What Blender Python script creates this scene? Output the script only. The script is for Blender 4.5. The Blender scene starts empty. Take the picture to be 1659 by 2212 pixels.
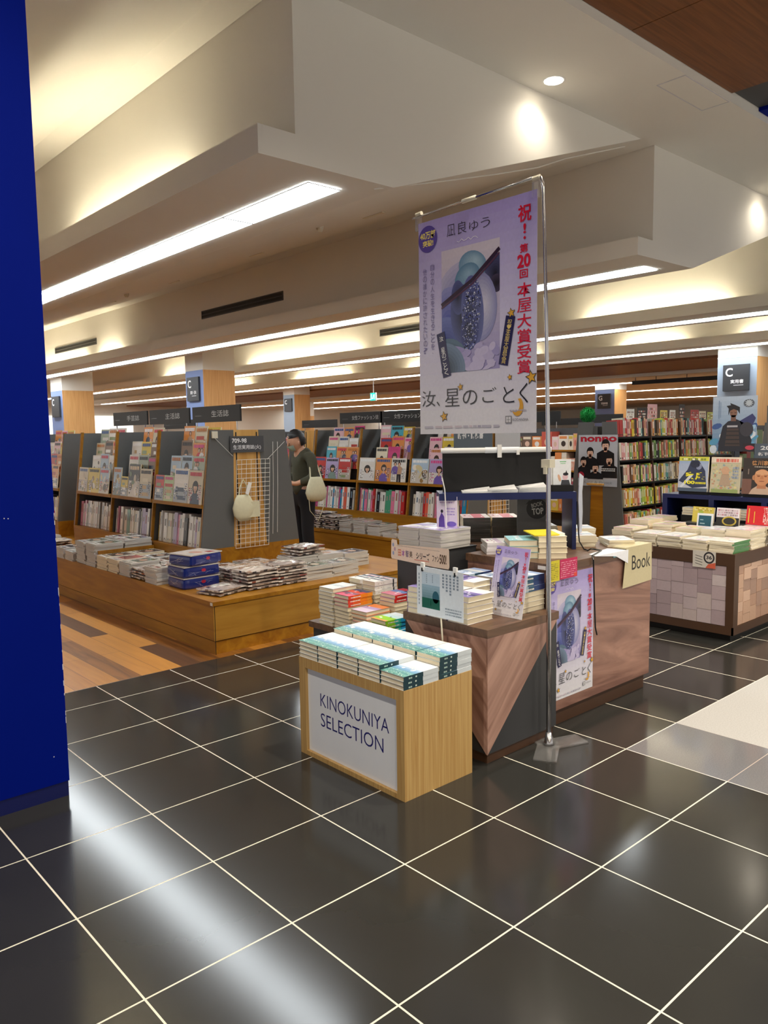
# -*- coding: utf-8 -*-
import bpy, math, random
from mathutils import Vector, Matrix

SC = bpy.context.scene
LINK = SC.collection.objects.link
PI = math.pi

# ------------------------------------------------------------------ camera
cam_d = bpy.data.cameras.new('camera')
cam = bpy.data.objects.new('camera', cam_d)
LINK(cam)
YAW, PITCH, ROLL = 0.838192008, -0.100167658, -0.0146937386
fw = Vector((math.cos(PITCH) * math.cos(YAW), math.cos(PITCH) * math.sin(YAW), math.sin(PITCH)))
rt = Vector((math.sin(YAW), -math.cos(YAW), 0))
dn = fw.cross(rt)
cr, sr = math.cos(ROLL), math.sin(ROLL)
rt2, dn2 = cr * rt - sr * dn, sr * rt + cr * dn
m = Matrix.Identity(4)
for i in range(3):
    m[i][0], m[i][1], m[i][2] = rt2[i], -dn2[i], -fw[i]
m.translation = (-0.850867, -0.972315, 1.560724)
cam.matrix_world = m
cam_d.sensor_fit = 'HORIZONTAL'
cam_d.sensor_width = 36.0
cam_d.lens = 36.0 * 1689.96 / 1659.0
cam_d.clip_start = 0.05
cam_d.clip_end = 200
SC.camera = cam

# ------------------------------------------------------------------ view, world, lamps
SC.view_settings.view_transform = 'Standard'
SC.view_settings.look = 'None'
SC.view_settings.gamma = 1.0
SC.view_settings.exposure = 0.45
SC.view_settings.use_curve_mapping = False

STRIP = 13       # radiance of the ceiling strips
COVE = 54.0       # radiance of the tubes hidden in the coves
world = bpy.data.worlds.new('world')
SC.world = world
world.use_nodes = True
world.node_tree.nodes['Background'].inputs['Color'].default_value = (1.0, 0.93, 0.85, 1)
world.node_tree.nodes['Background'].inputs['Strength'].default_value = 0.5


def spot(x, y, z, power, angle=95, blend=0.6, col=(1, 0.9, 0.74), rad=0.05, aim=None):
    d = bpy.data.lights.new('downlight_lamp', 'SPOT')
    d.energy = power
    d.spot_size = math.radians(angle)
    d.spot_blend = blend
    d.color = col
    d.shadow_soft_size = rad
    o = bpy.data.objects.new('downlight_lamp', d)
    o.location = (x, y, z)
    if aim:
        o.rotation_euler = (Vector(aim) - Vector((x, y, z))).to_track_quat('-Z', 'Y').to_euler()
    LINK(o)


DOWN = [(0.26, 3.084), (4.747, 3.084), (9.23, 3.084)]
for x, y in DOWN:
    spot(x, y, 4.40, 17, 150, 1.0)
MALL_FILL = [(x, y) for x in (-0.6, 2.2, 5.0, 7.8) for y in (0.9, -1.9, -4.7)]  # added unseen spots overhead and behind the camera, fill for the foreground
for x, y in MALL_FILL:
    spot(x, y, 4.46, 210, 140, 0.8)

# ------------------------------------------------------------------ materials
MAT = {}


def srgb(c):
    if isinstance(c, str):
        c = c.lstrip('#')
        c = [int(c[i:i + 2], 16) / 255 for i in (0, 2, 4)]
    return tuple(((v / 12.92) if v <= 0.04045 else ((v + 0.055) / 1.055) ** 2.4) for v in c[:3])


def mat(name, col, rough=0.5, metal=0.0, noise=0.08, scale=12.0, emit=0, ecol=None, alpha=1.0, trans=0.0, spec=0.5):
    """plain procedural surface: base colour with a little noise"""
    mt = bpy.data.materials.new(name)
    mt.use_nodes = True
    nt = mt.node_tree
    b = nt.nodes['Principled BSDF']
    c = srgb(col) if isinstance(col, str) else col
    b.inputs['Roughness'].default_value = rough
    b.inputs['Metallic'].default_value = metal
    b.inputs['Specular IOR Level'].default_value = spec
    b.inputs['Transmission Weight'].default_value = trans
    b.inputs['Alpha'].default_value = alpha
    if noise > 0:
        tc = nt.nodes.new('ShaderNodeTexCoord')
        n = nt.nodes.new('ShaderNodeTexNoise')
        n.inputs['Scale'].default_value = scale
        n.inputs['Detail'].default_value = 4
        mr = nt.nodes.new('ShaderNodeMapRange')
        mr.inputs['To Min'].default_value = 1 - noise
        mr.inputs['To Max'].default_value = 1 + noise
        mx = nt.nodes.new('ShaderNodeMix')
        mx.data_type = 'RGBA'
        mx.blend_type = 'MULTIPLY'
        mx.inputs[0].default_value = 1
        mx.inputs[6].default_value = (*c, 1)
        nt.links.new(tc.outputs['Object'], n.inputs['Vector'])
        nt.links.new(n.outputs['Fac'], mr.inputs['Value'])
        nt.links.new(mr.outputs[0], mx.inputs[7])
        nt.links.new(mx.outputs[2], b.inputs['Base Color'])
    else:
        b.inputs['Base Color'].default_value = (*c, 1)
    if emit:
        b.inputs['Emission Color'].default_value = (*(srgb(ecol) if ecol else c), 1)
        b.inputs['Emission Strength'].default_value = emit
    MAT[name] = mt
    return mt


def wood(name, c1, c2, axis, scale=(1, 1, 1), rough=0.4, dist=2.0, fine=0.5):
    """streaky wood: noise stretched along one axis, two colours"""
    mt = bpy.data.materials.new(name)
    mt.use_nodes = True
    nt = mt.node_tree
    b = nt.nodes['Principled BSDF']
    tc = nt.nodes.new('ShaderNodeTexCoord')
    mp = nt.nodes.new('ShaderNodeMapping')
    mp.vector_type = 'TEXTURE'
    mp.inputs['Scale'].default_value = tuple(1 / k for k in scale)
    if axis:
        mp.inputs['Rotation'].default_value = axis
    n = nt.nodes.new('ShaderNodeTexNoise')
    n.inputs['Scale'].default_value = 1
    n.inputs['Detail'].default_value = 5
    n.inputs['Roughness'].default_value = fine
    n.inputs['Distortion'].default_value = dist
    cr_ = nt.nodes.new('ShaderNodeValToRGB')
    cr_.color_ramp.elements[0].position = 0.35
    cr_.color_ramp.elements[1].position = 0.68
    cr_.color_ramp.elements[0].color = (*srgb(c1), 1)
    cr_.color_ramp.elements[1].color = (*srgb(c2), 1)
    nt.links.new(tc.outputs['Object'], mp.inputs['Vector'])
    nt.links.new(mp.outputs[0], n.inputs['Vector'])
    nt.links.new(n.outputs['Fac'], cr_.inputs['Fac'])
    nt.links.new(cr_.outputs[0], b.inputs['Base Color'])
    b.inputs['Roughness'].default_value = rough
    MAT[name] = mt


def printed(name, rough, coat=0.0):
    """printed paper: colour comes from the mesh's own ink layer, with a faint paper grain"""
    mt = bpy.data.materials.new(name)
    mt.use_nodes = True
    nt = mt.node_tree
    b = nt.nodes['Principled BSDF']
    at = nt.nodes.new('ShaderNodeAttribute')
    at.attribute_name = 'Ink'
    tc = nt.nodes.new('ShaderNodeTexCoord')
    n = nt.nodes.new('ShaderNodeTexNoise')
    n.inputs['Scale'].default_value = 60
    mr = nt.nodes.new('ShaderNodeMapRange')
    mr.inputs['To Min'].default_value = 0.92
    mr.inputs['To Max'].default_value = 1.06
    mx = nt.nodes.new('ShaderNodeMix')
    mx.data_type = 'RGBA'
    mx.blend_type = 'MULTIPLY'
    mx.inputs[0].default_value = 1
    nt.links.new(tc.outputs['Object'], n.inputs['Vector'])
    nt.links.new(n.outputs['Fac'], mr.inputs['Value'])
    nt.links.new(at.outputs['Color'], mx.inputs[6])
    nt.links.new(mr.outputs[0], mx.inputs[7])
    nt.links.new(mx.outputs[2], b.inputs['Base Color'])
    b.inputs['Roughness'].default_value = rough
    b.inputs['Coat Weight'].default_value = coat
    MAT[name] = mt


def tile_floor(name, base, grout, size, gw, rough, noise=0.15, speck=0):
    mt = bpy.data.materials.new(name)
    mt.use_nodes = True
    nt = mt.node_tree
    N, L = nt.nodes.new, nt.links.new
    b = nt.nodes['Principled BSDF']
    g = N('ShaderNodeNewGeometry')
    sx = N('ShaderNodeSeparateXYZ')
    L(g.outputs['Position'], sx.inputs[0])
    masks = []
    for k in (0, 1):
        a = N('ShaderNodeMath'); a.operation = 'MULTIPLY_ADD'
        a.inputs[1].default_value = 1 / size
        a.inputs[2].default_value = 100.5
        f_ = N('ShaderNodeMath'); f_.operation = 'FRACT'
        s_ = N('ShaderNodeMath'); s_.operation = 'SUBTRACT'; s_.inputs[1].default_value = 0.5
        ab = N('ShaderNodeMath'); ab.operation = 'ABSOLUTE'
        lt = N('ShaderNodeMath'); lt.operation = 'LESS_THAN'; lt.inputs[1].default_value = gw / 2 / size
        L(sx.outputs[k], a.inputs[0]); L(a.outputs[0], f_.inputs[0]); L(f_.outputs[0], s_.inputs[0])
        L(s_.outputs[0], ab.inputs[0]); L(ab.outputs[0], lt.inputs[0])
        masks.append(lt)
    mx = N('ShaderNodeMath'); mx.operation = 'MAXIMUM'
    L(masks[0].outputs[0], mx.inputs[0]); L(masks[1].outputs[0], mx.inputs[1])
    n = N('ShaderNodeTexNoise'); n.inputs['Scale'].default_value = speck or 3.0; n.inputs['Detail'].default_value = 8
    L(g.outputs['Position'], n.inputs['Vector'])
    mr = N('ShaderNodeMapRange'); mr.inputs['To Min'].default_value = 1 - noise; mr.inputs['To Max'].default_value = 1 + noise
    L(n.outputs['Fac'], mr.inputs['Value'])
    c0 = N('ShaderNodeMix'); c0.data_type = 'RGBA'; c0.blend_type = 'MULTIPLY'; c0.inputs[0].default_value = 1
    c0.inputs[6].default_value = (*srgb(base), 1)
    L(mr.outputs[0], c0.inputs[7])
    c1 = N('ShaderNodeMix'); c1.data_type = 'RGBA'
    c1.inputs[7].default_value = (*srgb(grout), 1)
    L(mx.outputs[0], c1.inputs[0]); L(c0.outputs[2], c1.inputs[6])
    L(c1.outputs[2], b.inputs['Base Color'])
    r = N('ShaderNodeMix'); r.data_type = 'FLOAT'
    r.inputs[2].default_value = rough; r.inputs[3].default_value = 0.7
    L(mx.outputs[0], r.inputs[0]); L(r.outputs[0], b.inputs['Roughness'])
    MAT[name] = mt


def plank_floor(name):
    mt = bpy.data.materials.new(name)
    mt.use_nodes = True
    nt = mt.node_tree
    N, L = nt.nodes.new, nt.links.new
    b = nt.nodes['Principled BSDF']
    g = N('ShaderNodeNewGeometry')
    mp = N('ShaderNodeMapping'); mp.inputs['Rotation'].default_value = (0, 0, PI / 2)
    L(g.outputs['Position'], mp.inputs['Vector'])
    br = N('ShaderNodeTexBrick')
    br.offset = 0.37
    br.inputs['Scale'].default_value = 1
    br.inputs['Brick Width'].default_value = 1.5
    br.inputs['Row Height'].default_value = 0.145
    br.inputs['Mortar Size'].default_value = 0.0015
    br.inputs['Color1'].default_value = (0, 0, 0, 1)
    br.inputs['Color2'].default_value = (1, 1, 1, 1)
    br.inputs['Mortar'].default_value = (0.15, 0.15, 0.15, 1)
    L(mp.outputs[0], br.inputs['Vector'])
    m2 = N('ShaderNodeMapping'); m2.inputs['Scale'].default_value = (22, 1.6, 1)
    L(g.outputs['Position'], m2.inputs['Vector'])
    n = N('ShaderNodeTexNoise'); n.inputs['Scale'].default_value = 1; n.inputs['Detail'].default_value = 6; n.inputs['Distortion'].default_value = 1.2
    L(m2.outputs[0], n.inputs['Vector'])
    cr_ = N('ShaderNodeValToRGB')
    e = cr_.color_ramp.elements
    e[0].position = 0.0; e[0].color = (*srgb('#4a2c16'), 1)
    e[1].position = 1.0; e[1].color = (*srgb('#d0923e'), 1)
    for p_, c_ in ((0.3, '#6a421f'), (0.42, '#9a6429'), (0.55, '#7a4c22'), (0.7, '#b57a32')):
        q = e.new(p_); q.color = (*srgb(c_), 1)
    ad = N('ShaderNodeMath'); ad.operation = 'MULTIPLY_ADD'; ad.inputs[1].default_value = 0.95
    sb = N('ShaderNodeMath'); sb.operation = 'MULTIPLY_ADD'; sb.inputs[1].default_value = 0.4; sb.inputs[2].default_value = -0.18
    L(n.outputs['Fac'], sb.inputs[0])
    L(br.outputs['Color'], ad.inputs[0]); L(sb.outputs[0], ad.inputs[2])
    L(ad.outputs[0], cr_.inputs['Fac'])
    L(cr_.outputs[0], b.inputs['Base Color'])
    b.inputs['Roughness'].default_value = 0.32
    MAT[name] = mt


tile_floor('black tile', '#2f2f2d', '#e6e0cf', 0.5, 0.0062, 0.15)
tile_floor('polished grey stone', '#77777b', '#b7a99f', 0.5, 0.004, 0.10, 0.3, 160)
tile_floor('matt grey stone', '#b4b3b1', '#c9c5c0', 60, 0.0, 0.6, 0.3, 130)
plank_floor('plank floor')
mat('ceiling paint', '#e3e0d8', 0.8, noise=0.02, scale=2)
mat('strip diffuser', '#ffffff', 0.4, noise=0, emit=STRIP, ecol='#f3fbff')
mat('far strip', '#ffffff', 0.4, noise=0, emit=11, ecol='#fffaf0')
mat('cove tube', '#ffffff', 0.4, noise=0, emit=COVE, ecol='#fff3d4')
mat('lamp glow', '#ffffff', 0.4, noise=0, emit=14, ecol='#fff0d8')
mat('lit wall', '#f4f4f0', 0.6, noise=0.02, emit=0.85, ecol='#fffaf0')
mat('royal blue paint', '#00157c', 0.55, noise=0.06, scale=3, spec=0.06)
mat('navy paint', '#0b1553', 0.4, noise=0.05)
mat('chip', '#cfcfd6', 0.8)
wood('ceiling wood', '#6a3f1d', '#835027', None, (1.2, 30, 10), 0.5, 0.8)
wood('oak', '#945f0d', '#ad791b', None, (14, 1.5, 14), 0.38, 1.0)
wood('oak side', '#a07024', '#b58635', None, (1.5, 14, 14), 0.38, 1.0)
wood('light oak', '#c89447', '#dcae65', None, (12, 12, 1.3), 0.45, 0.8)
wood('column wood', '#d39d5f', '#e3b274', None, (40, 40, 1.5), 0.5, 0.4)
wood('maple', '#b58d52', '#cba96c', None, (95, 95, 2.0), 0.45, 0.6)
wood('walnut strip', '#8a6558', '#c79f8e', (0, -0.81, 0), (1.0, 20, 13), 0.45, 0.9)
wood('walnut diagonal', '#8a6558', '#c79f8e', (0.81, 0, 0), (20, 1.0, 13), 0.45, 0.9)
wood('walnut panel', '#7a564a', '#b58a78', (0, 0.12, 0), (1.0, 9, 8), 0.42, 1.6, 0.55)
wood('dark brown top', '#57402f', '#70523e', None, (4, 30, 20), 0.4, 1)
mat('brown laminate', '#4d3423', 0.45)
mat('charcoal', '#37383b', 0.5, noise=0.05)
mat('black', '#0c0c0d', 0.35, noise=0.05)
mat('matt black', '#060607', 0.55, noise=0.05)
mat('grey laminate', '#606160', 0.5, noise=0.04)
mat('dark grey laminate', '#434446', 0.5, noise=0.05)
mat('white panel', '#e9edf2', 0.35, noise=0.02)
mat('white plastic', '#e8e8e6', 0.3, noise=0.02)
mat('cream plastic', '#d8d2bd', 0.4, noise=0.03)
mat('steel', '#c9c9cc', 0.18, metal=1.0, noise=0.03)
mat('white wire', '#e3e2dc', 0.4, noise=0.02)
mat('clear plastic', '#ffffff', 0.08, noise=0, trans=0.9, alpha=0.45)
mat('navy metal', '#141f52', 0.35, noise=0.04)
mat('column blue', '#7f93c4', 0.6, noise=0.03)
mat('column pale', '#98a6b6', 0.6, noise=0.03)
mat('skin', '#d3a184', 0.5, noise=0.04)
mat('hair', '#120f0e', 0.5, noise=0.1)
mat('olive cloth', '#474636', 0.85, noise=0.15, scale=30)
mat('black cloth', '#17171c', 0.85, noise=0.1, scale=30)
mat('mask cloth', '#a8c4bd', 0.8, noise=0.05)
mat('canvas', '#d9d4b4', 0.85, noise=0.08, scale=40)
mat('green plush', '#0d8a3a', 0.9, noise=0.35, scale=60)
mat('fire red', '#c0141c', 0.3, noise=0.04)
mat('pages', '#e6dbbf', 0.85, noise=0.10, scale=9)
mat('grey pages', '#c9c6c0', 0.8, noise=0.12, scale=9)
printed('print', 0.45)
printed('glossy print', 0.22, 0.3)
printed('film print', 0.14, 0.5)


# ------------------------------------------------------------------ mesh builder
class MB:
    def __init__(s):
        s.V, s.F, s.K, s.C, s.T = [], [], [], [], None
        s.mats = []

    def mi(s, name):
        if name not in s.mats:
            s.mats.append(name)
        return s.mats.index(name)

    def face(s, pts, mt='print', col=None):
        i0 = len(s.V)
        for p in pts:
            p = Vector(p)
            s.V.append(tuple(s.T @ p) if s.T else tuple(p))
        s.F.append(tuple(range(i0, i0 + len(pts))))
        s.K.append(s.mi(mt))
        s.C.append(col)

    def shell(s, V, F, mt, col=None, over=None):
        """connected patch: shared vertices"""
        i0 = len(s.V)
        for p in V:
            p = Vector(p)
            s.V.append(tuple(s.T @ p) if s.T else tuple(p))
        for k, f in enumerate(F):
            s.F.append(tuple(i0 + j for j in f))
            m_, c_ = (over or {}).get(k, (mt, col))
            s.K.append(s.mi(m_))
            s.C.append(c_)

    def box(s, a, b, mt='print', col=None, **o):
        """o: per side override, keys l r f k t d (-x +x -y +y +z -z) -> (material, colour)"""
        x0, y0, z0 = a
        x1, y1, z1 = b
        V = [(x0, y0, z0), (x1, y0, z0), (x1, y1, z0), (x0, y1, z0), (x0, y0, z1), (x1, y0, z1), (x1, y1, z1), (x0, y1, z1)]
        F = [(0, 4, 7, 3), (1, 2, 6, 5), (0, 1, 5, 4), (3, 7, 6, 2), (4, 5, 6, 7), (0, 3, 2, 1)]
        s.shell(V, F, mt, col, {'lrfktd'.index(k): v for k, v in o.items()})

    def prism(s, poly, axis, a, b, mt, col=None, cap=None):
        """extrude a 2-D polygon along x, y or z between a and b"""
        def P(u, v, w):
            return {'x': (w, u, v), 'y': (u, w, v), 'z': (u, v, w)}[axis]
        n = len(poly)
        V = [P(u, v, a) for u, v in poly] + [P(u, v, b) for u, v in poly]
        F = [(i, (i + 1) % n, n + (i + 1) % n, n + i) for i in range(n)]
        F += [tuple(range(n))[::-1], tuple(range(n, 2 * n))]
        s.shell(V, F, mt, col, {n: cap, n + 1: cap} if cap else None)

    def tube(s, path, r, mt, col=None, n=8, caps=True):
        pts = [Vector(p) for p in path]
        rr = r if isinstance(r, (list, tuple)) else [r] * len(pts)
        V, F = [], []
        up = Vector((0, 0, 1))
        prev = None
        for i, p in enumerate(pts):
            d = (pts[min(i + 1, len(pts) - 1)] - pts[max(i - 1, 0)]).normalized()
            if prev is None:
                a = d.cross(up)
                if a.length < 1e-3:
                    a = d.cross(Vector((1, 0, 0)))
            else:
                a = prev - d * prev.dot(d)
            a.normalize()
            prev = a
            b_ = d.cross(a)
            for k in range(n):
                t = 2 * PI * k / n
                V.append(p + (a * math.cos(t) + b_ * math.sin(t)) * rr[i])
        for i in range(len(pts) - 1):
            for k in range(n):
                F.append((i * n + k, i * n + (k + 1) % n, (i + 1) * n + (k + 1) % n, (i + 1) * n + k))
        if caps:
            F += [tuple(range(n))[::-1], tuple(range((len(pts) - 1) * n, len(pts) * n))]
        s.shell(V, F, mt, col)

    def lathe(s, prof, mt, col=None, n=20, c=(0, 0, 0)):
        V, F = [], []
        for r, z in prof:
            for k in range(n):
                t = 2 * PI * k / n
                V.append((c[0] + r * math.cos(t), c[1] + r * math.sin(t), c[2] + z))
        for i in range(len(prof) - 1):
            for k in range(n):
                F.append((i * n + k, i * n + (k + 1) % n, (i + 1) * n + (k + 1) % n, (i + 1) * n + k))
        F += [tuple(range(n))[::-1], tuple(range((len(prof) - 1) * n, len(prof) * n))]
        s.shell(V, F, mt, col)

    def mesh(s, name, smooth=False):
        me = bpy.data.meshes.new(name)
        me.from_pydata(s.V, [], s.F)
        for n_ in s.mats:
            me.materials.append(MAT[n_])
        me.polygons.foreach_set('material_index', s.K)
        if any(c is not None for c in s.C):
            at = me.color_attributes.new('Ink', 'FLOAT_COLOR', 'CORNER')
            buf = []
            for f, c in zip(s.F, s.C):
                c = (1, 1, 1) if c is None else (srgb(c) if isinstance(c, str) else c)
                buf += [c[0], c[1], c[2], 1.0] * len(f)
            at.data.foreach_set('color', buf)
        if smooth:
            me.polygons.foreach_set('use_smooth', [True] * len(s.F))
        me.update()
        return me

    def build(s, name, parent=None, loc=(0, 0, 0), rz=0, smooth=False):
        o = bpy.data.objects.new(name, s.mesh(name, smooth))
        o.location = loc
        o.rotation_euler = (0, 0, rz)
        if parent:
            o.parent = parent
        LINK(o)
        return o


def tag(o, label=None, cat=None, group=None, kind=None):
    if label: o['label'] = label
    if cat: o['category'] = cat
    if group: o['group'] = group
    if kind: o['kind'] = kind
    return o


def thing(name, label, cat, loc=(0, 0, 0), rz=0, group=None):
    o = bpy.data.objects.new(name, None)
    o.empty_display_size = 0.05
    o.location = loc
    o.rotation_euler = (0, 0, rz)
    LINK(o)
    return tag(o, label, cat, group)


def struct(name, mb, label=None):
    return tag(mb.build(name), label, None, None, 'structure')


def dup(root, loc, rz=None, label=None, group=None):
    r = root.copy()
    LINK(r)
    r.location = loc
    if rz is not None:
        r.rotation_euler = (0, 0, rz)
    if label: r['label'] = label
    if group: r['group'] = group
    for ch in list(root.children):
        c = ch.copy()
        LINK(c)
        c.parent = r
        for g in ch.children:
            d = g.copy()
            LINK(d)
            d.parent = c
    return r


# ------------------------------------------------------------------ lettering and pictures
GLY = {}


def glyph(t, thin=0.0):
    k = (t, thin)
    if k not in GLY:
        c = bpy.data.curves.new('letter', 'FONT')
        c.body = t
        c.resolution_u = 3
        c.offset = thin
        o = bpy.data.objects.new('letter', c)
        LINK(o)
        dg = bpy.context.evaluated_depsgraph_get()
        ev = o.evaluated_get(dg)
        me = ev.to_mesh()
        V = [(v.co.x, v.co.y) for v in me.vertices]
        F = [tuple(p.vertices) for p in me.polygons]
        ev.to_mesh_clear()
        bpy.data.objects.remove(o)
        bpy.data.curves.remove(c)
        xs = [v[0] for v in V] or [0]
        ys = [v[1] for v in V] or [0]
        GLY[k] = (V, F, min(xs), max(xs), min(ys), max(ys))
    return GLY[k]


class Frame:
    """a flat picture area: origin, right vector, up vector; the outward side is u x v"""
    def __init__(s, mb, o, u, v, mt='print'):
        s.mb, s.o, s.u, s.v, s.mt = mb, Vector(o), Vector(u), Vector(v), mt
        s.n = s.u.cross(s.v).normalized()
        s.h = 0.0

    def P(s, a, b):
        return s.o + s.u * a + s.v * b + s.n * s.h

    def up(s, d=0.00025):
        s.h += d
        return s

    def poly(s, pts, col):
        s.mb.face([s.P(*p) for p in pts], s.mt, col)

    def rect(s, a, b, c, d, col):
        s.poly([(a, b), (c, b), (c, d), (a, d)], col)

    def ell(s, cx, cy, rx, ry, col, n=18, rot=0.0, a0=0.0, a1=2 * PI):
        pts = []
        full = abs(a1 - a0 - 2 * PI) < 1e-6
        for k in range(n + (0 if full else 1)):
            t = a0 + (a1 - a0) * k / n
            x, y = rx * math.cos(t), ry * math.sin(t)
            pts.append((cx + x * math.cos(rot) - y * math.sin(rot), cy + x * math.sin(rot) + y * math.cos(rot)))
        s.poly(pts, col)

    def grad(s, a, b, c, d, c0, c1, n=10):
        """printed colour blend from bottom colour to top colour"""
        k0, k1 = srgb(c0), srgb(c1)
        for i in range(n):
            t = (i + 0.5) / n
            s.rect(a, b + (d - b) * i / n, c, b + (d - b) * (i + 1) / n, tuple(k0[j] + (k1[j] - k0[j]) * t for j in range(3)))

    def stroke(s, pts, w, col):
        for (x0, y0), (x1, y1) in zip(pts, pts[1:]):
            dx, dy = x1 - x0, y1 - y0
            l = math.hypot(dx, dy) or 1
            ex, ey = -dy / l * w / 2, dx / l * w / 2
            s.poly([(x0 - ex, y0 - ey), (x1 - ex, y1 - ey), (x1 + ex, y1 + ey), (x0 + ex, y0 + ey)], col)

    def text(s, t, x, y, w, h, col, thin=0.0, rot=0.0, fit=True):
        """text scaled to fill the w x h box whose lower left corner is x, y"""
        V, F, x0, x1, y0, y1 = glyph(t, thin)
        if not F:
            return
        sx, sy = w / max(x1 - x0, 1e-6), h / max(y1 - y0, 1e-6)
        if not fit:
            sx = sy = min(sx, sy)
        cx, cy = x + w / 2, y + h / 2
        pts = []
        for (a, b) in V:
            px, py = (a - (x0 + x1) / 2) * sx, (b - (y0 + y1) / 2) * sy
            pts.append(s.P(cx + px * math.cos(rot) - py * math.sin(rot), cy + px * math.sin(rot) + py * math.cos(rot)))
        s.mb.shell(pts, F, s.mt, col)

    def vtext(s, t, x, ytop, w, pitch, col, thin=0.0, fill=0.86):
        """vertical line of characters, top to bottom"""
        for i, ch in enumerate(t):
            if ch == ' ':
                continue
            small = ch in '、。.・'
            hh = pitch * fill
            cw = w
            if small:
                s.text(ch, x + w * 0.35, ytop - pitch * i - pitch * 0.55, w * 0.25, hh * 0.25, col, thin)
            else:
                s.text(ch, x, ytop - pitch * (i + 1) + (pitch - hh) / 2, cw, hh, col, thin)

    def star(s, cx, cy, r, col, rot=0.0, n=5, inner=0.45):
        pts = []
        for k in range(2 * n):
            t = rot + PI / 2 + PI * k / n
            q = r if k % 2 == 0 else r * inner
            pts.append((cx + q * math.cos(t), cy + q * math.sin(t)))
        # a fan, so that the concave outline fills cleanly
        s.mb.shell([s.P(cx, cy)] + [s.P(*p) for p in pts], [(0, 1 + k, 1 + (k + 1) % (2 * n)) for k in range(2 * n)], s.mt, col)


def pick(rng, seq):
    return seq[rng.randrange(len(seq))]

# ------------------------------------------------------------------ floor
f = MB(); f.box((-9, -9, -0.2), (2.5, 3.815, 0), 'black tile'); f.box((2.5, 1.0, -0.2), (26, 3.815, 0), 'black tile')
struct('floor_tile', f)
f = MB(); f.box((-9, 3.825, -0.2), (52, 46, 0), 'plank floor')
struct('floor_wood', f)
f = MB(); f.box((-9, 3.815, -0.2), (26, 3.825, 0.0008), 'steel')
struct('trim_floor_edge', f)
f = MB(); f.box((2.503, -9, -0.2), (3.0, 0.997, 0), 'polished grey stone')
f.box((2.5, -9, -0.2), (2.503, 1.0, 0.0), 'chip'); f.box((2.503, 0.997, -0.2), (26, 1.0, 0.0), 'chip')
f.box((3.0, -9, -0.2), (26, 0.997, 0), 'matt grey stone')
struct('floor_stone', f)

# blue pillar on the left
f = MB()
f.box((-3.0, 2.413, 0.068), (0.317, 3.2, 4.6), 'royal blue paint')
rng = random.Random(5)
for k in range(16):
    z = rng.uniform(0.3, 1.25)
    w, h = rng.uniform(0.001, 0.003), rng.uniform(0.006, 0.03)
    f.box((0.317 - w, 2.4122, z), (0.3174, 2.4135, z + h), 'chip')
for x, z in ((0.255, 0.19), (0.13, 1.235), (0.115, 1.237)):
    f.box((x, 2.4122, z), (x + 0.004, 2.4135, z + 0.004), 'chip')
struct('pillar_blue', f)
f = MB(); f.box((-3.0, 2.417, 0), (0.313, 3.2, 0.068), 'navy paint')
struct('baseboard_pillar', f)

# ------------------------------------------------------------------ saw-tooth ceiling of the shop
PITCH_X = 4.487
LIP = [1.984 + PITCH_X * i for i in (-1, 0, 1, 2, 3)]
Y0, Y1 = 3.30, 42.0
for i, lx in enumerate(LIP):
    f = MB()
    if i < 4:
        top = [(lx + 4.77, 4.55), (lx + 4.77, 4.43), (lx + 4.514, 4.43), (lx + 1.147, 3.32)]
    else:
        top = [(18.3, 4.55), (18.3, 3.86), (lx + 1.147, 3.32)]
    poly = [(lx, 3.31), (lx, 3.49), (lx + 0.03, 3.49), (lx + 0.03, 3.36), (lx + 0.286, 3.36), (lx + 0.286, 4.55)] + top
    # end cut and surfaces, drawn as one closed body
    n = len(poly)
    V = [(u, Y0, v) for u, v in poly] + [(u, Y1, v) for u, v in poly]
    F = [(k, (k + 1) % n, n + (k + 1) % n, n + k) for k in range(n)]
    F += [(0, 1, 2, 3), (0, 3, 4, n - 1), tuple([4, 5] + list(range(6, n)))]
    f.shell(V, F, 'ceiling paint')
    f.box((lx + 0.0305, Y0, 3.36), (lx + 0.286, Y0 + 0.02, 3.49), 'ceiling paint')
    struct('ceiling_sawtooth', f)
f = MB(); f.box((-7, 2.32, 4.43), (24, 3.2999, 4.55), 'ceiling paint')
struct('ceiling_soffit', f)
f = MB()
x = -5.38
while x < 6.3:
    f.box((x + 0.004, -9, 4.50), (x + 1.666, 2.315, 4.55), 'ceiling wood')
    x += 1.67
f.box((-5.4, -9, 4.53), (6.31, 2.315, 4.56), 'matt black')
struct('ceiling_wood', f)
f = MB(); f.box((6.32, -9, 4.52), (6.86, 2.315, 4.6), 'dark grey laminate'); f.box((6.87, -9, 4.49), (14, 2.315, 4.6), 'royal blue paint')
struct('ceiling_dark', f)
f = MB()
f.box((18.3, -9, 3.30), (21.6, 42, 3.36), 'ceiling wood'); f.box((18.3, 3.3, 3.36), (18.36, 42, 4.55), 'ceiling paint')
struct('ceiling_wood_band', f)
f = MB(); f.box((21.6, -9, 3.2), (52, 46, 3.3), 'ceiling paint')
struct('ceiling_far', f)
f = MB(); f.box((-3, 42, 0), (52, 42.2, 4.6), 'ceiling paint'); struct('wall_back', f)
f = MB(); f.box((52, -9, 0), (52.2, 46, 4.6), 'ceiling paint'); struct('wall_right', f)
f = MB()
for a in range(4, 17, 3):
    f.box((a, 41.93, 1.5), (a + 2.6, 41.99, 2.75), 'lit wall')
struct('window_1', f)
f = MB()
f.box((5.5, 2.335, 4.4275), (6.28, 2.57, 4.4305), 'ceiling paint')
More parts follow.
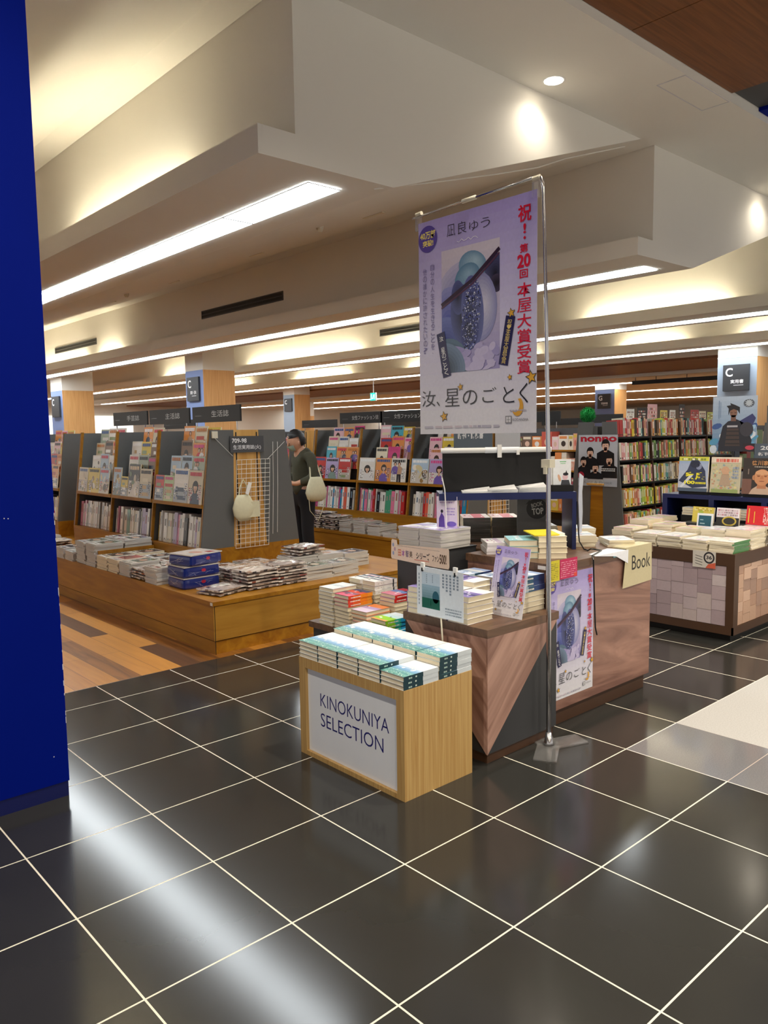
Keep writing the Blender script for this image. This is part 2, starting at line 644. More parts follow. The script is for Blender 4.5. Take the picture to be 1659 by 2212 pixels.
for a, b in (((5.49, 2.325, 4.4268), (6.29, 2.333, 4.4304)), ((5.49, 2.572, 4.4268), (6.29, 2.58, 4.4304)), ((5.488, 2.33, 4.4268), (5.496, 2.58, 4.4304)), ((6.284, 2.33, 4.4268), (6.292, 2.58, 4.4304))):
    f.box(a, b, 'chip')
struct('ceiling_hatch', f)

# ------------------------------------------------------------------ ceiling lights, cove tubes, vents
ORD = ['first', 'second', 'third', 'fourth', 'fifth', 'sixth', 'seventh', 'eighth', 'ninth', 'tenth', 'eleventh', 'twelfth', 'thirteenth',
       'fourteenth', 'fifteenth', 'sixteenth', 'seventeenth', 'eighteenth', 'nineteenth', 'twentieth']
names = ['', 'wide white light strip in the nearest ceiling beam, cut off by the blue pillar', 'long white light strip in the second ceiling beam, passing behind the hanging poster',
         'thin white light strip in the third ceiling beam, above the columns', 'thin bright light strip in the fourth ceiling beam, just before the wooden ceiling band']
for i, lx in enumerate(LIP[1:], 1):
    t = thing('ceiling_light', names[i], 'ceiling light', (lx + 0.72, 3.56, 3.31), 0, 'recessed light strips')
    b = MB()
    L_ = 36.0
    for s_ in (-1, 1):
        b.box((s_ * 0.146 - 0.004, 0, -0.006), (s_ * 0.146 + 0.004, L_, -0.0005), 'white panel')
    b.box((-0.15, -0.006, -0.006), (0.15, 0, -0.0005), 'white panel')
    y = 1.15
    for q in range(17):
        b.box((-0.1415, y - 0.009, -0.006), (0.1415, y + 0.009, -0.0008), 'grey laminate')
        y += 2.08
    b.build('frame', t)
    y = 0
    k = 0
    for seg in [1.15] + [2.08] * 17:
        d = MB()
        d.box((-0.141, y + 0.0095, -0.004), (0.141, y + seg - 0.0095, -0.001), 'strip diffuser')
        d.build('diffuser', t)
        y += seg
        k += 1
COVES = {1: [(4.7, 7.0), (9.2, 11.5)], 2: [(16.2, 17.4), (18.2, 21.5), (24, 27)], 3: [(4.6, 7.0), (10.6, 12.2), (13.2, 18.0), (20, 23)],
         4: [(4.4, 6.2), (7.6, 9.0), (11.5, 13.0), (15.0, 16.2), (19, 22), (25, 28)]}
for i, segs in COVES.items():
    for j, (a, b_) in enumerate(segs):
        f = MB()
        f.tube([(LIP[i] + 0.12, a, 3.40), (LIP[i] + 0.12, b_, 3.40)], 0.014, 'cove tube', n=6)
        tag(f.build('cove_tube'), 'warm tube hidden behind the %s ceiling step, %s from the shop front' % (['', 'nearest', 'second', 'third', 'fourth'][i], ORD[j]), 'light tube', 'warm tubes hidden in the ceiling coves')
for k, (x, y) in enumerate(DOWN):
    t = thing('downlight', ['small round ceiling downlight behind the blue pillar', 'round recessed downlight in the white soffit above the hanging poster', 'round recessed downlight in the white soffit farther to the right'][k], 'downlight', (x, y, 4.43))
    b = MB(); b.lathe([(0.088, -0.004), (0.096, -0.001), (0.096, 0.0)], 'white plastic', n=24); b.build('trim_ring', t, smooth=False)
    b = MB(); b.lathe([(0.078, -0.0055), (0.078, -0.0045)], 'lamp glow', n=24); b.build('lens', t)
for x, y in MALL_FILL:  # fittings modelled for the added fill spots, out of view
    t = thing('downlight', 'small round downlight in the wooden ceiling', 'downlight', (x, y, 4.5), 0, 'downlights in the wooden ceiling')
    b = MB(); b.lathe([(0.07, -0.006), (0.08, -0.001)], 'black', n=20); b.build('trim_ring', t)
    b = MB(); b.lathe([(0.055, -0.009), (0.055, -0.007)], 'lamp glow', n=20); b.build('lens', t)
VENT = [(LIP[2] + 0.286, 9.9, 12.55, 3.84, 'black slot vent high on the white wall of the second ceiling step'),
        (LIP[2] + 0.286, 17.6, 20.3, 3.84, 'black slot vent on the second ceiling step, next to the blue pillar'),
        (LIP[3] + 0.286, 10.2, 12.5, 3.83, 'black slot vent on the third ceiling step, left of the hanging poster')]
for x, a, b_, z, lab in VENT:
    t = thing('slot_vent', lab, 'vent', (x, (a + b_) / 2, z), 0, 'slot vents')
    b = MB(); h = (b_ - a) / 2
    b.box((-0.012, -h, 0.055), (0, h, 0.075), 'dark grey laminate'); b.box((-0.012, -h, -0.075), (0, h, -0.055), 'dark grey laminate')
    b.box((-0.012, -h, -0.008), (0, h, 0.008), 'dark grey laminate'); b.box((-0.012, -h - 0.02, -0.075), (0, -h, 0.075), 'dark grey laminate'); b.box((-0.012, h, -0.075), (0, h + 0.02, 0.075), 'dark grey laminate')
    b.build('frame', t)
    b = MB(); b.box((-0.004, -h, -0.055), (-0.001, h, 0.055), 'matt black'); b.build('slot', t)
for x, y, z, lab in ((4.31, 5.7, 3.709, 'small round smoke detector on the sloping ceiling right of the light strip'), (4.64, 11.16, 3.818, 'small round smoke detector on the sloping ceiling close to the blue pillar')):
    b = MB(); b.lathe([(0.02, -0.05), (0.035, -0.03), (0.045, 0.01)], 'cream plastic', n=14)
    tag(b.build('smoke_detector', None, (x, y, z)), lab, 'detector')
for j, (x, y) in enumerate(((4.98, 5.61), (5.18, 8.23), (5.34, 10.91), (5.36, 13.4))):
    z = 3.32 + 0.3297 * (x - 3.131)
    b = MB(); b.box((-0.02, -0.16, -0.012), (0.02, 0.16, 0.012), 'cream plastic')
    tag(b.build('ceiling_plate', None, (x, y, z)), ORD[j] + ' small pale slot plate from the right on the nearest sloping ceiling', 'plate', 'slot plates on the sloping ceiling')
# cable drooping under the soffit edge
f = MB()
f.tube([(3.0, 3.36, 3.30), (3.7, 3.36, 3.49), (4.3, 3.36, 3.66), (4.9, 3.35, 3.84), (5.3, 3.36, 4.0), (6.3, 3.36, 4.33)], 0.006, 'ceiling paint', n=6)
tag(f.build('ceiling_cable'), 'thin white cable running along the sloping ceiling edge above the poster', 'cable')

# ------------------------------------------------------------------ columns and their signs
def column(x, y, s, z, face, letter, sub, lab, sign=True):
    f = MB()
    f.box((x, y, 0), (x + s, y + s, z), face, f=('column wood', None), r=('column wood', None))
    f.box((x, y, z), (x + s, y + s, 4.6 if x < 18 else 3.29), 'ceiling paint')
    f.box((x - 0.006, y - 0.006, z - 0.012), (x + s + 0.006, y + s + 0.006, z), 'ceiling paint')
    struct('column', f)
    if not sign:
        return
    t = thing('column_sign', lab, 'sign', (x - 0.004, y + s / 2, z - 0.09 - s * 0.42))
    w = s * 0.66
    h = s * 0.66
    b = MB(); b.box((-0.05, -w / 2, -h / 2), (0, w / 2, h / 2), 'charcoal'); b.build('board', t)
    b = MB()
    fr = Frame(b, (-0.0508, w / 2, -h / 2), (0, -1, 0), (0, 0, 1))
    fr.text(letter, w * 0.1, h * 0.55, w * 0.28, h * 0.33, '#ffffff', 0.02)
    if sub:
        fr.text(sub, w * 0.3, h * 0.28, w * 0.5, h * 0.15, '#ffffff', 0.015)
        fr.rect(w * 0.42, h * 0.2, w * 0.8, h * 0.225, '#d8d8d8')
    b.build('lettering', t)


column(8.43, 15.6, 0.85, 3.12, 'column blue', 'C', '実用・趣味', 'dark square C sign on the blue face of the nearer left column')
column(7.7, 22.6, 0.93, 2.97, 'column blue', 'C', '', 'dark square C sign on the leftmost column beside the blue pillar')
column(17.4, 24.5, 0.76, 3.15, 'column pale', 'C', '', 'dark square C sign on the pale column above the standing shopper')
column(16.5, 6.28, 0.86, 3.11, 'column pale', 'C', '実用書', 'dark square C sign on the large right column above the blue warrior poster')
column(24.1, 14.4, 0.8, 3.02, 'column blue', 'G', '学習参考書', 'dark square G sign on the blue column above the green plush ball')
column(26.6, 9.6, 0.85, 3.02, 'column pale', 'G', '', 'dark square G sign peeking out left of the blue warrior poster')
column(22.4, 31.0, 0.85, 2.5, 'column pale', 'M', '', 'small M sign on the far pale column above the black overhead signs')

# far ceiling lights beyond the wooden band, hanging rail, exit sign
for k, x in enumerate((24.0, 29.5, 38.0)):
    f = MB(); f.box((x, 3, 3.185), (x + 0.3, 42, 3.198), 'far strip')
    tag(f.build('ceiling_light'), ORD[k] + ' thin light strip beyond the wooden ceiling band', 'ceiling light', 'far light strips')
t = thing('ceiling_rail', 'black rail hung on rods from the far ceiling, left of the right column', 'rail', (21.9, 10.8, 2.98))
b = MB(); b.box((-0.05, -1.6, 0), (0.05, 1.6, 0.12), 'matt black'); b.build('rail', t)
for y in (-1.2, -0.2, 0.8, 1.5):
    b = MB(); b.tube([(0, y, 0.12), (0, y, 0.219)], 0.012, 'black', n=6); b.build('rod', t)
t = thing('exit_sign', 'small lit green exit sign hanging far back under the ceiling', 'exit sign', (15.82, 17.98, 2.6))
b = MB(); b.box((-0.03, -0.13, 0), (0.03, 0.13, 0.26), 'white plastic'); b.build('case', t)
b = MB(); b.tube([(0, 0, 0.26), (0, 0, 0.709)], 0.012, 'white plastic', n=6); b.build('rod', t)
mat('exit glow', '#19c7b4', 0.4, noise=0, emit=1.1)
mat('exit white', '#ffffff', 0.4, noise=0, emit=1.3)
b = MB(); b.box((-0.033, -0.12, 0.01), (-0.031, 0.12, 0.25), 'exit glow')
fr = Frame(b, (-0.0335, 0.12, 0.01), (0, -1, 0), (0, 0, 1), 'exit white')
fr.rect(0.03, 0.04, 0.07, 0.2, None); fr.poly([(0.10, 0.05), (0.14, 0.05), (0.17, 0.14), (0.13, 0.14)], None); fr.ell(0.155, 0.17, 0.02, 0.02, None, 8); fr.rect(0.19, 0.04, 0.21, 0.2, None)
b.build('glowing_face', t)

# ------------------------------------------------------------------ books and magazines
def book(name, label, cat, l, w, t, cover, spine, art=None, spine_art=None, pages='pages', loc=(0, 0, 0), rz=0, group=None, gloss='print'):
    """a bound book lying flat: spine along x at -y, fore-edge at +y; parts cover and page_block"""
    o = thing(name, label, cat, loc, rz, group)
    b = MB()
    c = 0.0009
    l2, w2 = l / 2, w / 2
    b.box((-l2, -w2 + c, 0), (l2, w2, c), gloss, cover)
    b.box((-l2, -w2, 0), (l2, -w2 + c, t), gloss, spine)
    b.box((-l2, -w2 + c, t - c), (l2, w2, t), gloss, cover)
    if art:
        art(Frame(b, (-l2, -w2, t + 0.0002), (1, 0, 0), (0, 1, 0), gloss), l, w)
    if spine_art:
        spine_art(Frame(b, (-l2, -w2 - 0.0002, 0), (1, 0, 0), (0, 0, 1), gloss), l, t)
    b.build('cover', o)
    b = MB()
    b.box((-l2 + 0.003, -w2 + c + 0.0004, c + 0.0003), (l2 - 0.003, w2 - 0.003, t - c - 0.0003), pages)
    b.build('page_block', o)
    return o


def mag_mesh(l, w, t, cover, spine, art=None, pages='grey pages', gloss='glossy print', puff=0.0, rng=None):
    """a magazine lying flat as one body: spine at -y; puff gives the bulge of a wrapped supplement"""
    b = MB()
    l2, w2 = l / 2, w / 2
    if puff <= 0:
        b.box((-l2, -w2, 0), (l2, w2, t), pages, None, k=(pages, None), f=(gloss, spine), t=(gloss, cover), d=(gloss, cover))
        if art:
            art(Frame(b, (-l2, -w2, t + 0.0002), (1, 0, 0), (0, 1, 0), gloss), l, w)
    else:
        n = 8
        V, F, over = [], [], {}
        for lay in (0, 1):
            for i in range(n + 1):
                for j in range(n + 1):
                    u, v = i / n, j / n
                    e = math.sin(PI * u) * math.sin(PI * v)
                    h = puff * (e + 0.35 * rng.uniform(-1, 1) * (0.4 + e))
                    z = (t * 0.5 + (t * 0.3 + h * 0.5) * (1 if lay else -1)) if lay else max(0.0, t * 0.18 * (1 - e) + 0.3 * puff * rng.random() * (1 - e))
                    V.append((-l2 + l * u + rng.uniform(-0.002, 0.002), -w2 + w * v + rng.uniform(-0.002, 0.002), z))
        m_ = n + 1
        pal = [cover, spine] + [pick(rng, ['#e8e4de', '#c8b8a8', '#b08a78', '#55443c', '#ece6dc', '#a89080']) for _ in range(3)]
        for lay in (0, 1):
            for i in range(n):
                for j in range(n):
                    k = lay * m_ * m_ + i * m_ + j
                    q = (k, k + m_, k + m_ + 1, k + 1)
                    cl = cover
                    if lay:
                        du, dv = i - n * 0.5, j - n * 0.55
                        cl = pal[2] if du * du + dv * dv * 1.5 < 5 else (pal[3] if j >= n - 2 and i < 6 else (pal[4] if (i * 7 + j * 3) % 11 == 0 else cover))
                    F.append(q if lay else q[::-1])
                    over[len(F) - 1] = (gloss, cl)
        edge = [(i, 0) for i in range(n)] + [(n, j) for j in range(n)] + [(i, n) for i in range(n, 0, -1)] + [(0, j) for j in range(n, 0, -1)]
        for a, c in zip(edge, edge[1:] + edge[:1]):
            ka, kc = a[0] * m_ + a[1], c[0] * m_ + c[1]
            F.append((ka, kc, kc + m_ * m_, ka + m_ * m_))
            over[len(F) - 1] = (gloss, pick(rng, [spine, spine, '#a8988e', '#cfc6be', '#8a7a72', '#e0dad2']))
        b.shell(V, F, gloss, cover, over)
    return b


def blocks(fr, rng, a, b, c, d, cols, n=5, hgt=0.3):
    """rows of unreadably small print"""
    rows = max(1, n)
    for r in range(rows):
        y0 = d - (d - b) * (r + 1) / rows
        hh = (d - b) / rows * (1 - hgt)
        x = a
        while x < c - 0.002:
            w = rng.uniform(0.04, 0.16) * (c - a)
            fr.rect(x, y0, min(x + w * 0.8, c), y0 + hh, pick(rng, cols))
            x += w


def art_magtop(rng, bg, inks):
    """top cover of a magazine seen lying on a table (title along +x end)"""
    def f_(fr, l, w):
        fr.rect(0, 0, l, w, bg)
        fr.up(); fr.rect(l * 0.05, w * 0.15, l * 0.72, w * 0.9, pick(rng, inks))
        fr.up(); fr.ell(l * 0.4, w * 0.55, l * 0.13, w * 0.2, pick(rng, ['#d9b79c', '#c99f86', '#6a4a3c', '#e6d4c0']))
        fr.ell(l * 0.6, w * 0.55, l * 0.08, w * 0.12, pick(rng, ['#2c2420', '#5a3a2a', '#93705a']))
        fr.up(); blocks(fr, rng, l * 0.8, w * 0.08, l * 0.97, w * 0.94, [pick(rng, inks), '#ffffff', '#222222'], 2)
        fr.up(); blocks(fr, rng, l * 0.08, w * 0.05, l * 0.6, w * 0.3, ['#ffffff', pick(rng, inks), '#333333'], 3)
    return f_


CNT = ['topmost', 'second', 'third', 'fourth', 'fifth', 'sixth', 'seventh', 'eighth', 'ninth', 'tenth', 'eleventh', 'twelfth', 'thirteenth', 'fourteenth', 'fifteenth']


def stack(protos, cx, cy, z, n, t, noun, desc, name, cat, group, rz=0.0, jit=0.004, rj=0.03, seed=1, skew=0.0):
    """n separate things piled up; protos are thing roots (moved on first use) or meshes"""
    rng = random.Random(seed)
    out = []
    for i in range(n):
        k = n - 1 - i
        lab = (noun + ', ' + desc) if n == 1 else '%s %s%s the %s' % (noun + ',', CNT[k], ' of' if k == 0 else ' down in', desc)
        p = protos[i % len(protos)]
        loc = (cx + rng.uniform(-jit, jit), cy + rng.uniform(-jit, jit), z + i * t + 0.0005)
        r = rz + rng.uniform(-rj, rj) + (skew if i == n - 1 else 0)
        if isinstance(p, bpy.types.Mesh):
            o = bpy.data.objects.new(name, p)
            LINK(o)
        elif p.get('free'):
            o = p
            del o['free']
        else:
            o = dup(p, loc)
        o.location = loc
        o.rotation_euler = (0, 0, r)
        tag(o, lab, cat, group)
        out.append(o)
    return out


def free(o):
    o['free'] = 1
    return o


# ------------------------------------------------------------------ maple box with the light panel
BX0, BX1, BY0, BY1, BZ = 1.33, 1.757, 1.345, 2.09, 0.485
t = thing('display_box', 'pale maple display box with a white framed front panel on the black tiles', 'display box', (BX0, BY0, 0))
b = MB()
D, W = BX1 - BX0, BY1 - BY0
fw_ = 0.052
b.box((0.02, 0, 0), (D, W, BZ), 'maple')
b.build('body', t)
b = MB()
for a, c in (((0, 0, 0), (0.0199, fw_ - 0.004, BZ)), ((0, W - fw_ + 0.004, 0), (0.0199, W, BZ)), ((0, fw_ - 0.0039, 0), (0.0199, W - fw_ + 0.0039, 0.022)), ((0, fw_ - 0.0039, BZ - 0.048), (0.0199, W - fw_ + 0.0039, BZ))):
    b.box(a, c, 'maple')
b.build('front_frame', t)
b = MB()
b.box((0.0165, fw_ - 0.0038, 0.0222), (0.0198, W - fw_ + 0.0038, BZ - 0.0482), 'white panel')
b.build('front_panel', t)
b = MB()
fr = Frame(b, (0.0162, W, 0), (0, -1, 0), (0, 0, 1))
NAVY = '#1c1c70'
fr.text('KINOKUNIYA', BY1 - 1.945, 0.265, 0.487, 0.064, NAVY, -0.005)
fr.text('SELECTION', BY1 - 1.945, 0.167, 0.449, 0.066, NAVY, -0.005)
b.build('lettering', t)


def art_sea(seed):
    def f_(fr, l, w):
        rng = random.Random(seed)
        bands = [(0, '#5d9a92'), (.07, '#78b3aa'), (.14, '#5fa0a2'), (.22, '#82b9bd'), (.29, '#6fa6c4'), (.36, '#82b0da'), (.45, '#b0cfec'), (.53, '#dce9f5'), (.6, '#f3f8fb'), (.68, '#ffffff'), (1, '#fbfcfc')]
        for (a, c), (a2, _) in zip(bands, bands[1:]):
            fr.rect(l * a, 0, l * a2, w, c)
        fr.up(0.0002)
        for k in range(60):
            u, v = rng.uniform(0.02, 0.3), rng.uniform(0.04, 0.96)
            fr.ell(l * u, w * v, l * rng.uniform(.006, .02), w * rng.uniform(.01, .04), pick(rng, ['#d9ece2', '#a9d3c4', '#3f7b7c', '#e8f3ea', '#7fb7b4']), 6, rng.uniform(0, 3))
        for k in range(8):
            u, v = rng.uniform(0.36, 0.66), rng.uniform(0.05, 0.95)
            fr.ell(l * u, w * v, l * rng.uniform(.02, .07), w * rng.uniform(.02, .06), '#f6f9fb', 8)
    return f_


def sp_sea(fr, l, t):
    fr.rect(0, 0, l * 0.55, t, '#123c48')
    fr.rect(l * 0.55, 0, l, t, '#d3dde4')
    fr.up(0.0002)
    rng = random.Random(3)
    blocks(fr, rng, l * 0.06, t * 0.25, l * 0.42, t * 0.75, ['#cfe0d8', '#9fc4b8', '#123c48'], 1)


sea = [free(book('paperback_book', 'x', 'book', 0.209, 0.147, 0.0196, '#f4f7f8', '#123c48', art_sea(s), sp_sea)) for s in (1, 2, 3)]
for row, (bx, cnt) in enumerate((((BX0 + 0.106), (3, 4, 4, 4, 4)), ((BX0 + 0.321), (5, 5, 5, 5, 5)))):
    for j, n in enumerate(cnt):
        stack(sea, bx, BY0 + 0.0755 + 0.1485 * j, BZ, n, 0.0198, 'seascape paperback', '%s stack from right, %s row on maple box' % (ORD[j], ('front', 'back')[row]),
              'paperback_book', 'book', 'seascape paperbacks on the maple box', 0, 0.0016, 0.012, 10 * row + j)


# ------------------------------------------------------------------ the award poster (used in three sizes)
def poster_art(fr, W, H):
    rng = random.Random(11)
    X = lambda u: u * W
    Y = lambda v: H * (1 - v)
    fr.grad(0, 0, W, H * 0.45, '#e4e4ea', '#d3cfec', 8)
    fr.grad(0, H * 0.45, W, H, '#d3cfec', '#b0a2e2', 12)
    fr.up()
    # picture: stones, a stick and a sparkling crescent in violet mist
    x0, x1, y0, y1 = X(.215), X(.715), Y(.715), Y(.155)
    fr.grad(x0, y0, x1, y1, '#9b93c8', '#d8cfdf', 14)
    fr.up()
    w, h = x1 - x0, y1 - y0
    px = lambda a: x0 + w * a
    py = lambda c: y0 + h * c

    def blob(cx, cy, rx, ry, col, rot=0.0, n=22):
        pts = []
        for k in range(n):
            a = 2 * PI * k / n
            ex, ey = rx * math.cos(a), ry * math.sin(a)
            u = cx + ex * math.cos(rot) - ey * math.sin(rot)
            v = cy + ex * math.sin(rot) + ey * math.cos(rot)
            pts.append((px(min(max(u, 0), 1)), py(min(max(v, 0), 1))))
        fr.poly(pts, col)
        fr.up(0.00002)
    def gblob(cx, cy, rx, ry, c0, c1, rot=0.0, ox=0.0, oy=0.0, steps=8):
        """printed soft shape: nested outlines from the edge colour to the heart colour"""
        k0, k1 = srgb(c0), srgb(c1)
        for i in range(steps):
            t_ = i / (steps - 1)
            q = 1 - .86 * t_
            blob(cx + ox * t_ * rx, cy + oy * t_ * ry, rx * q, ry * q, tuple(k0[j] + (k1[j] - k0[j]) * t_ for j in range(3)), rot, 26)
    gblob(.30, .58, .46, .30, '#b9b6d8', '#6f78b4', .2)
    gblob(.12, .40, .34, .3, '#8f93cc', '#3d48a8', .1)
    gblob(.10, .24, .34, .22, '#6a76ba', '#33418c', -.1)
    gblob(.55, .83, .24, .12, '#6e93b4', '#a3c2d6', -.1, .2, .3)
    gblob(.46, .74, .22, .12, '#5d86a6', '#8fb2cc', .1, .1, .3)
    gblob(.93, .76, .17, .13, '#4a4f7c', '#171a30', 0, 0, -.2)
    gblob(.95, .66, .11, .07, '#3c3550', '#15131f')
    gblob(.37, .46, .2, .25, '#4d568f', '#15182c', .3, .1, -.1)
    gblob(.30, .60, .12, .14, '#4d568f', '#262b48', .2)
    gblob(.15, .08, .34, .2, '#55718a', '#1c2733', -.1, -.1, -.3)
    gblob(.67, .5, .29, .27, '#8d8fbf', '#c9c7de', -.25, .25, .05)
    gblob(.55, .47, .19, .29, '#5a629e', '#23294f', .16, -.15, -.1)
    gblob(.5, .32, .16, .15, '#3a4280', '#161a38', .5)
    for k in range(430):
        a, q = rng.uniform(0, 2 * PI), math.sqrt(rng.random())
        u, v = .53 + .15 * q * math.cos(a) + .05 * q * math.sin(a), .44 + .29 * q * math.sin(a)
        s_ = rng.uniform(.005, .017)
        a0 = rng.uniform(0, 6)
        fr.poly([(px(u + s_ * math.cos(a0 + k2)), py(v + s_ * .6 * math.sin(a0 + k2))) for k2 in (0, 2.1, 4.2)], pick(rng, ['#e8ecff', '#8f9be0', '#171a3d', '#4c59b0', '#c4cbf5', '#10122b']))
    fr.up(0.00012)
    fr.stroke([(px(0), py(.56)), (px(.55), py(.72)), (px(1), py(.92))], H * .017, '#33213b')
    fr.stroke([(px(0), py(.535)), (px(.55), py(.69)), (px(1), py(.885))], H * .009, '#54344f')
    for k in range(26):
        blob(min(.94, .16 + rng.uniform(.12, .95)), rng.uniform(.01, .2), rng.uniform(.05, .13), rng.uniform(.015, .045), pick(rng, ['#a79fd0', '#b3aad6', '#9c94c8', '#b9b1da', '#c4bce0']), rng.uniform(-.3, .3))
    gblob(.13, .07, .3, .17, '#6f86a4', '#1c2733', -.2, -.2, -.2)
    fr.up()
    # badge
    fr.ell(X(.092), Y(.083), W * .088, W * .088, '#5a4aa6', 28)
    fr.up()
    fr.text('40万部', X(.02), Y(.083), W * .145, H * .037, '#f4e27a', 0.03)
    fr.text('突破!', X(.045), Y(.118), W * .1, H * .03, '#f4e27a', 0.03)
    # author line and signature
    for k, ch in enumerate('凪良ゆう'):
        fr.text(ch, X(.27 + .098 * k), Y(.098), W * .075, H * (.053 if k < 2 else .042), '#26222e', -0.012)
    fr.stroke([(X(.36 + .02 * k), Y(.128 + .007 * math.sin(k * 2.3))) for k in range(10)], W * .004, '#efeefa')
    # blurb, two upright columns
    fr.vtext('自分の人生を生きることを、', X(.115), Y(.20), W * .036, H * .0335, '#7d76a8', 0.0)
    fr.vtext('他の誰かに許されたいの?', X(.043), Y(.215), W * .036, H * .0335, '#7d76a8', 0.0)
    # red award column
    R_ = '#d9203c'
    fr.text('祝', X(.86), Y(.118), W * .1, H * .072, R_, 0.02)
    fr.text('!', X(.9), Y(.165), W * .02, H * .04, R_, 0.02)
    fr.ell(X(.91), Y(.183), W * .009, W * .009, R_, 10)
    fr.text('第', X(.873), Y(.243), W * .062, H * .036, R_, 0.02)
    fr.text('20', X(.855), Y(.305), W * .1, H * .056, R_, 0.035)
    fr.text('回', X(.873), Y(.348), W * .062, H * .036, R_, 0.02)
    for k, ch in enumerate('本屋大賞受賞'):
        fr.text(ch, X(.855), Y(.425 + .0645 * k), W * .108, H * .058, R_, 0.0 if ch == '屋' else 0.009)
    # two dark slips, tilted
    for (cx, cy, rot, txt, cols) in ((.235, .63, .2, '汝、星のごとく', '#ffffff'), (.775, .60, -.2, '祝!本屋大賞受賞', '#e9cf7a')):
        hw, hh = W * .037, H * .105
        c_, s_ = math.cos(rot), math.sin(rot)
        fr.poly([(X(cx) + a * c_ - b_ * s_, Y(cy) + a * s_ + b_ * c_) for a, b_ in ((-hw, -hh), (hw, -hh), (hw, hh), (-hw, hh))], '#232052')
        fr.up()
        n = len(txt)
        for k, ch in enumerate(txt):
            yy = hh * .86 - (k + .5) * (2 * hh * .9 / n)
            if ch == '、':
                continue
            w_ = W * .036
            fr.text(ch, X(cx) - yy * s_ - w_ / 2, Y(cy) + yy * c_ - w_ / 2, w_, w_, cols, 0.0, rot)
    # title
    K = '#2a2a2e'
    for ch, u, v, wd, hg in (('汝', .025, .868, .13, .075), ('、', .165, .868, .03, .022), ('星', .245, .872, .13, .082), ('の', .405, .868, .125, .066),
                             ('ご', .575, .862, .115, .066), ('と', .745, .868, .09, .07), ('く', .875, .872, .065, .085)):
        fr.text(ch, X(u), Y(v), W * wd, H * hg, K, -0.008)
    # stars and a crescent moon
    fr.up()
    for (u, v, r) in ((.81, .485, .034), (.965, .765, .047), (.385, .785, .028), (.235, .918, .04), (.80, .758, .022)):
        fr.star(X(u), Y(v), W * r, '#3a2c12', .2)
        fr.up(0.0002); fr.star(X(u), Y(v), W * r * .78, '#e0aa3c', .2)
    pts = [(X(.86) + W * .045 * math.cos(a), Y(.885) + W * .06 * math.sin(a)) for a in [-2.4 + .28 * k for k in range(13)]]
    inn = [(X(.842) + W * .036 * math.cos(a), Y(.879) + W * .045 * math.sin(a)) for a in [.95 - .28 * k for k in range(13)]]
    for k in range(12):
        fr.poly([pts[k], pts[k + 1], inn[11 - k], inn[12 - k]], '#dfa63c')
    # publisher mark and small print
    fr.rect(X(.765), Y(.957), X(.815), Y(.925), '#8a8a90')
    fr.up(0.0002)
    fr.rect(X(.771), Y(.953), X(.809), Y(.929), '#dcdce0')
    fr.up(0.0002)
    fr.rect(X(.788), Y(.953), X(.792), Y(.929), '#8a8a90'); fr.rect(X(.776), Y(.943), X(.804), Y(.941), '#8a8a90')
    fr.text('KODANSHA', X(.825), Y(.948), W * .12, H * .012, '#77777c')
    blocks(fr, rng, X(.05), Y(.972), X(.72), Y(.958), ['#b9b6c6', '#a9a6bb', '#d0c4cf'], 1)
    blocks(fr, rng, X(.80), Y(.905), X(.93), Y(.897), ['#b0aebc'], 1)


# hanging poster on its stand
t = thing('poster_stand', 'tall thin chrome poster stand with a clear base on the black tiles', 'poster stand', (2.266, 1.29, 0))
b = MB(); b.tube([(0, 0, 0.01), (0, 0.005, 0.7), (0, 0.012, 1.4), (0, 0.03, 2.1), (0, 0.052, 2.70), (0, 0.062, 2.745), (0, 0.085, 2.757)], [0.012, 0.012, 0.0115, 0.0085, 0.008, 0.008, 0.008], 'steel', n=12); b.build('pole', t, smooth=True)
b = MB(); b.tube([(0, 0.08, 2.757), (0, 0.5, 2.748), (0, 0.93, 2.735)], 0.006, 'steel', n=10); b.tube([(0, 0.47, 2.749), (0, 0.56, 2.747)], 0.011, 'cream plastic', n=10); b.build('crossbar', t, smooth=True)
b = MB(); b.box((-0.028, -0.016, 1.385), (0.014, 0.034, 1.425), 'cream plastic'); b.box((-0.036, 0.0, 1.355), (-0.024, 0.016, 1.39), 'cream plastic'); b.build('height_clamp', t)
b = MB(); b.lathe([(0.03, 0.008), (0.022, 0.02), (0.014, 0.07)], 'steel', n=14); b.build('collar', t, smooth=True)
b = MB()
for k in range(3):
    a = [-2.6, -0.35, 1.0][k]
    b.T = Matrix.Rotation(a, 4, 'Z')
    b.box((0.0, -0.055, 0.001), (0.2, 0.055, 0.007), 'clear plastic')
b.T = None
b.build('base_plate', t)
for yy in (0.09, 0.88):
    b = MB(); b.box((-0.012, yy - 0.018, 2.66), (0.006, yy + 0.018, 2.735), 'clear plastic'); b.tube([(-0.0, yy - 0.02, 2.752), (0, yy + 0.02, 2.75)], 0.012, 'cream plastic', n=8); b.build('clip', t)
b = MB()
PW, PH = 0.80, 1.145
b.box((0.0006, 0, 0), (0.0014, PW, PH), 'glossy print', '#e9e9ee')
poster_art(Frame(b, (0.0, PW, 0), (0, -1, 0), (0, 0, 1), 'glossy print'), PW, PH)
o = b.build('poster', None, (2.2625, 1.372, 1.553))
tag(o, 'large lilac book award poster hanging from the tall chrome stand', 'poster')

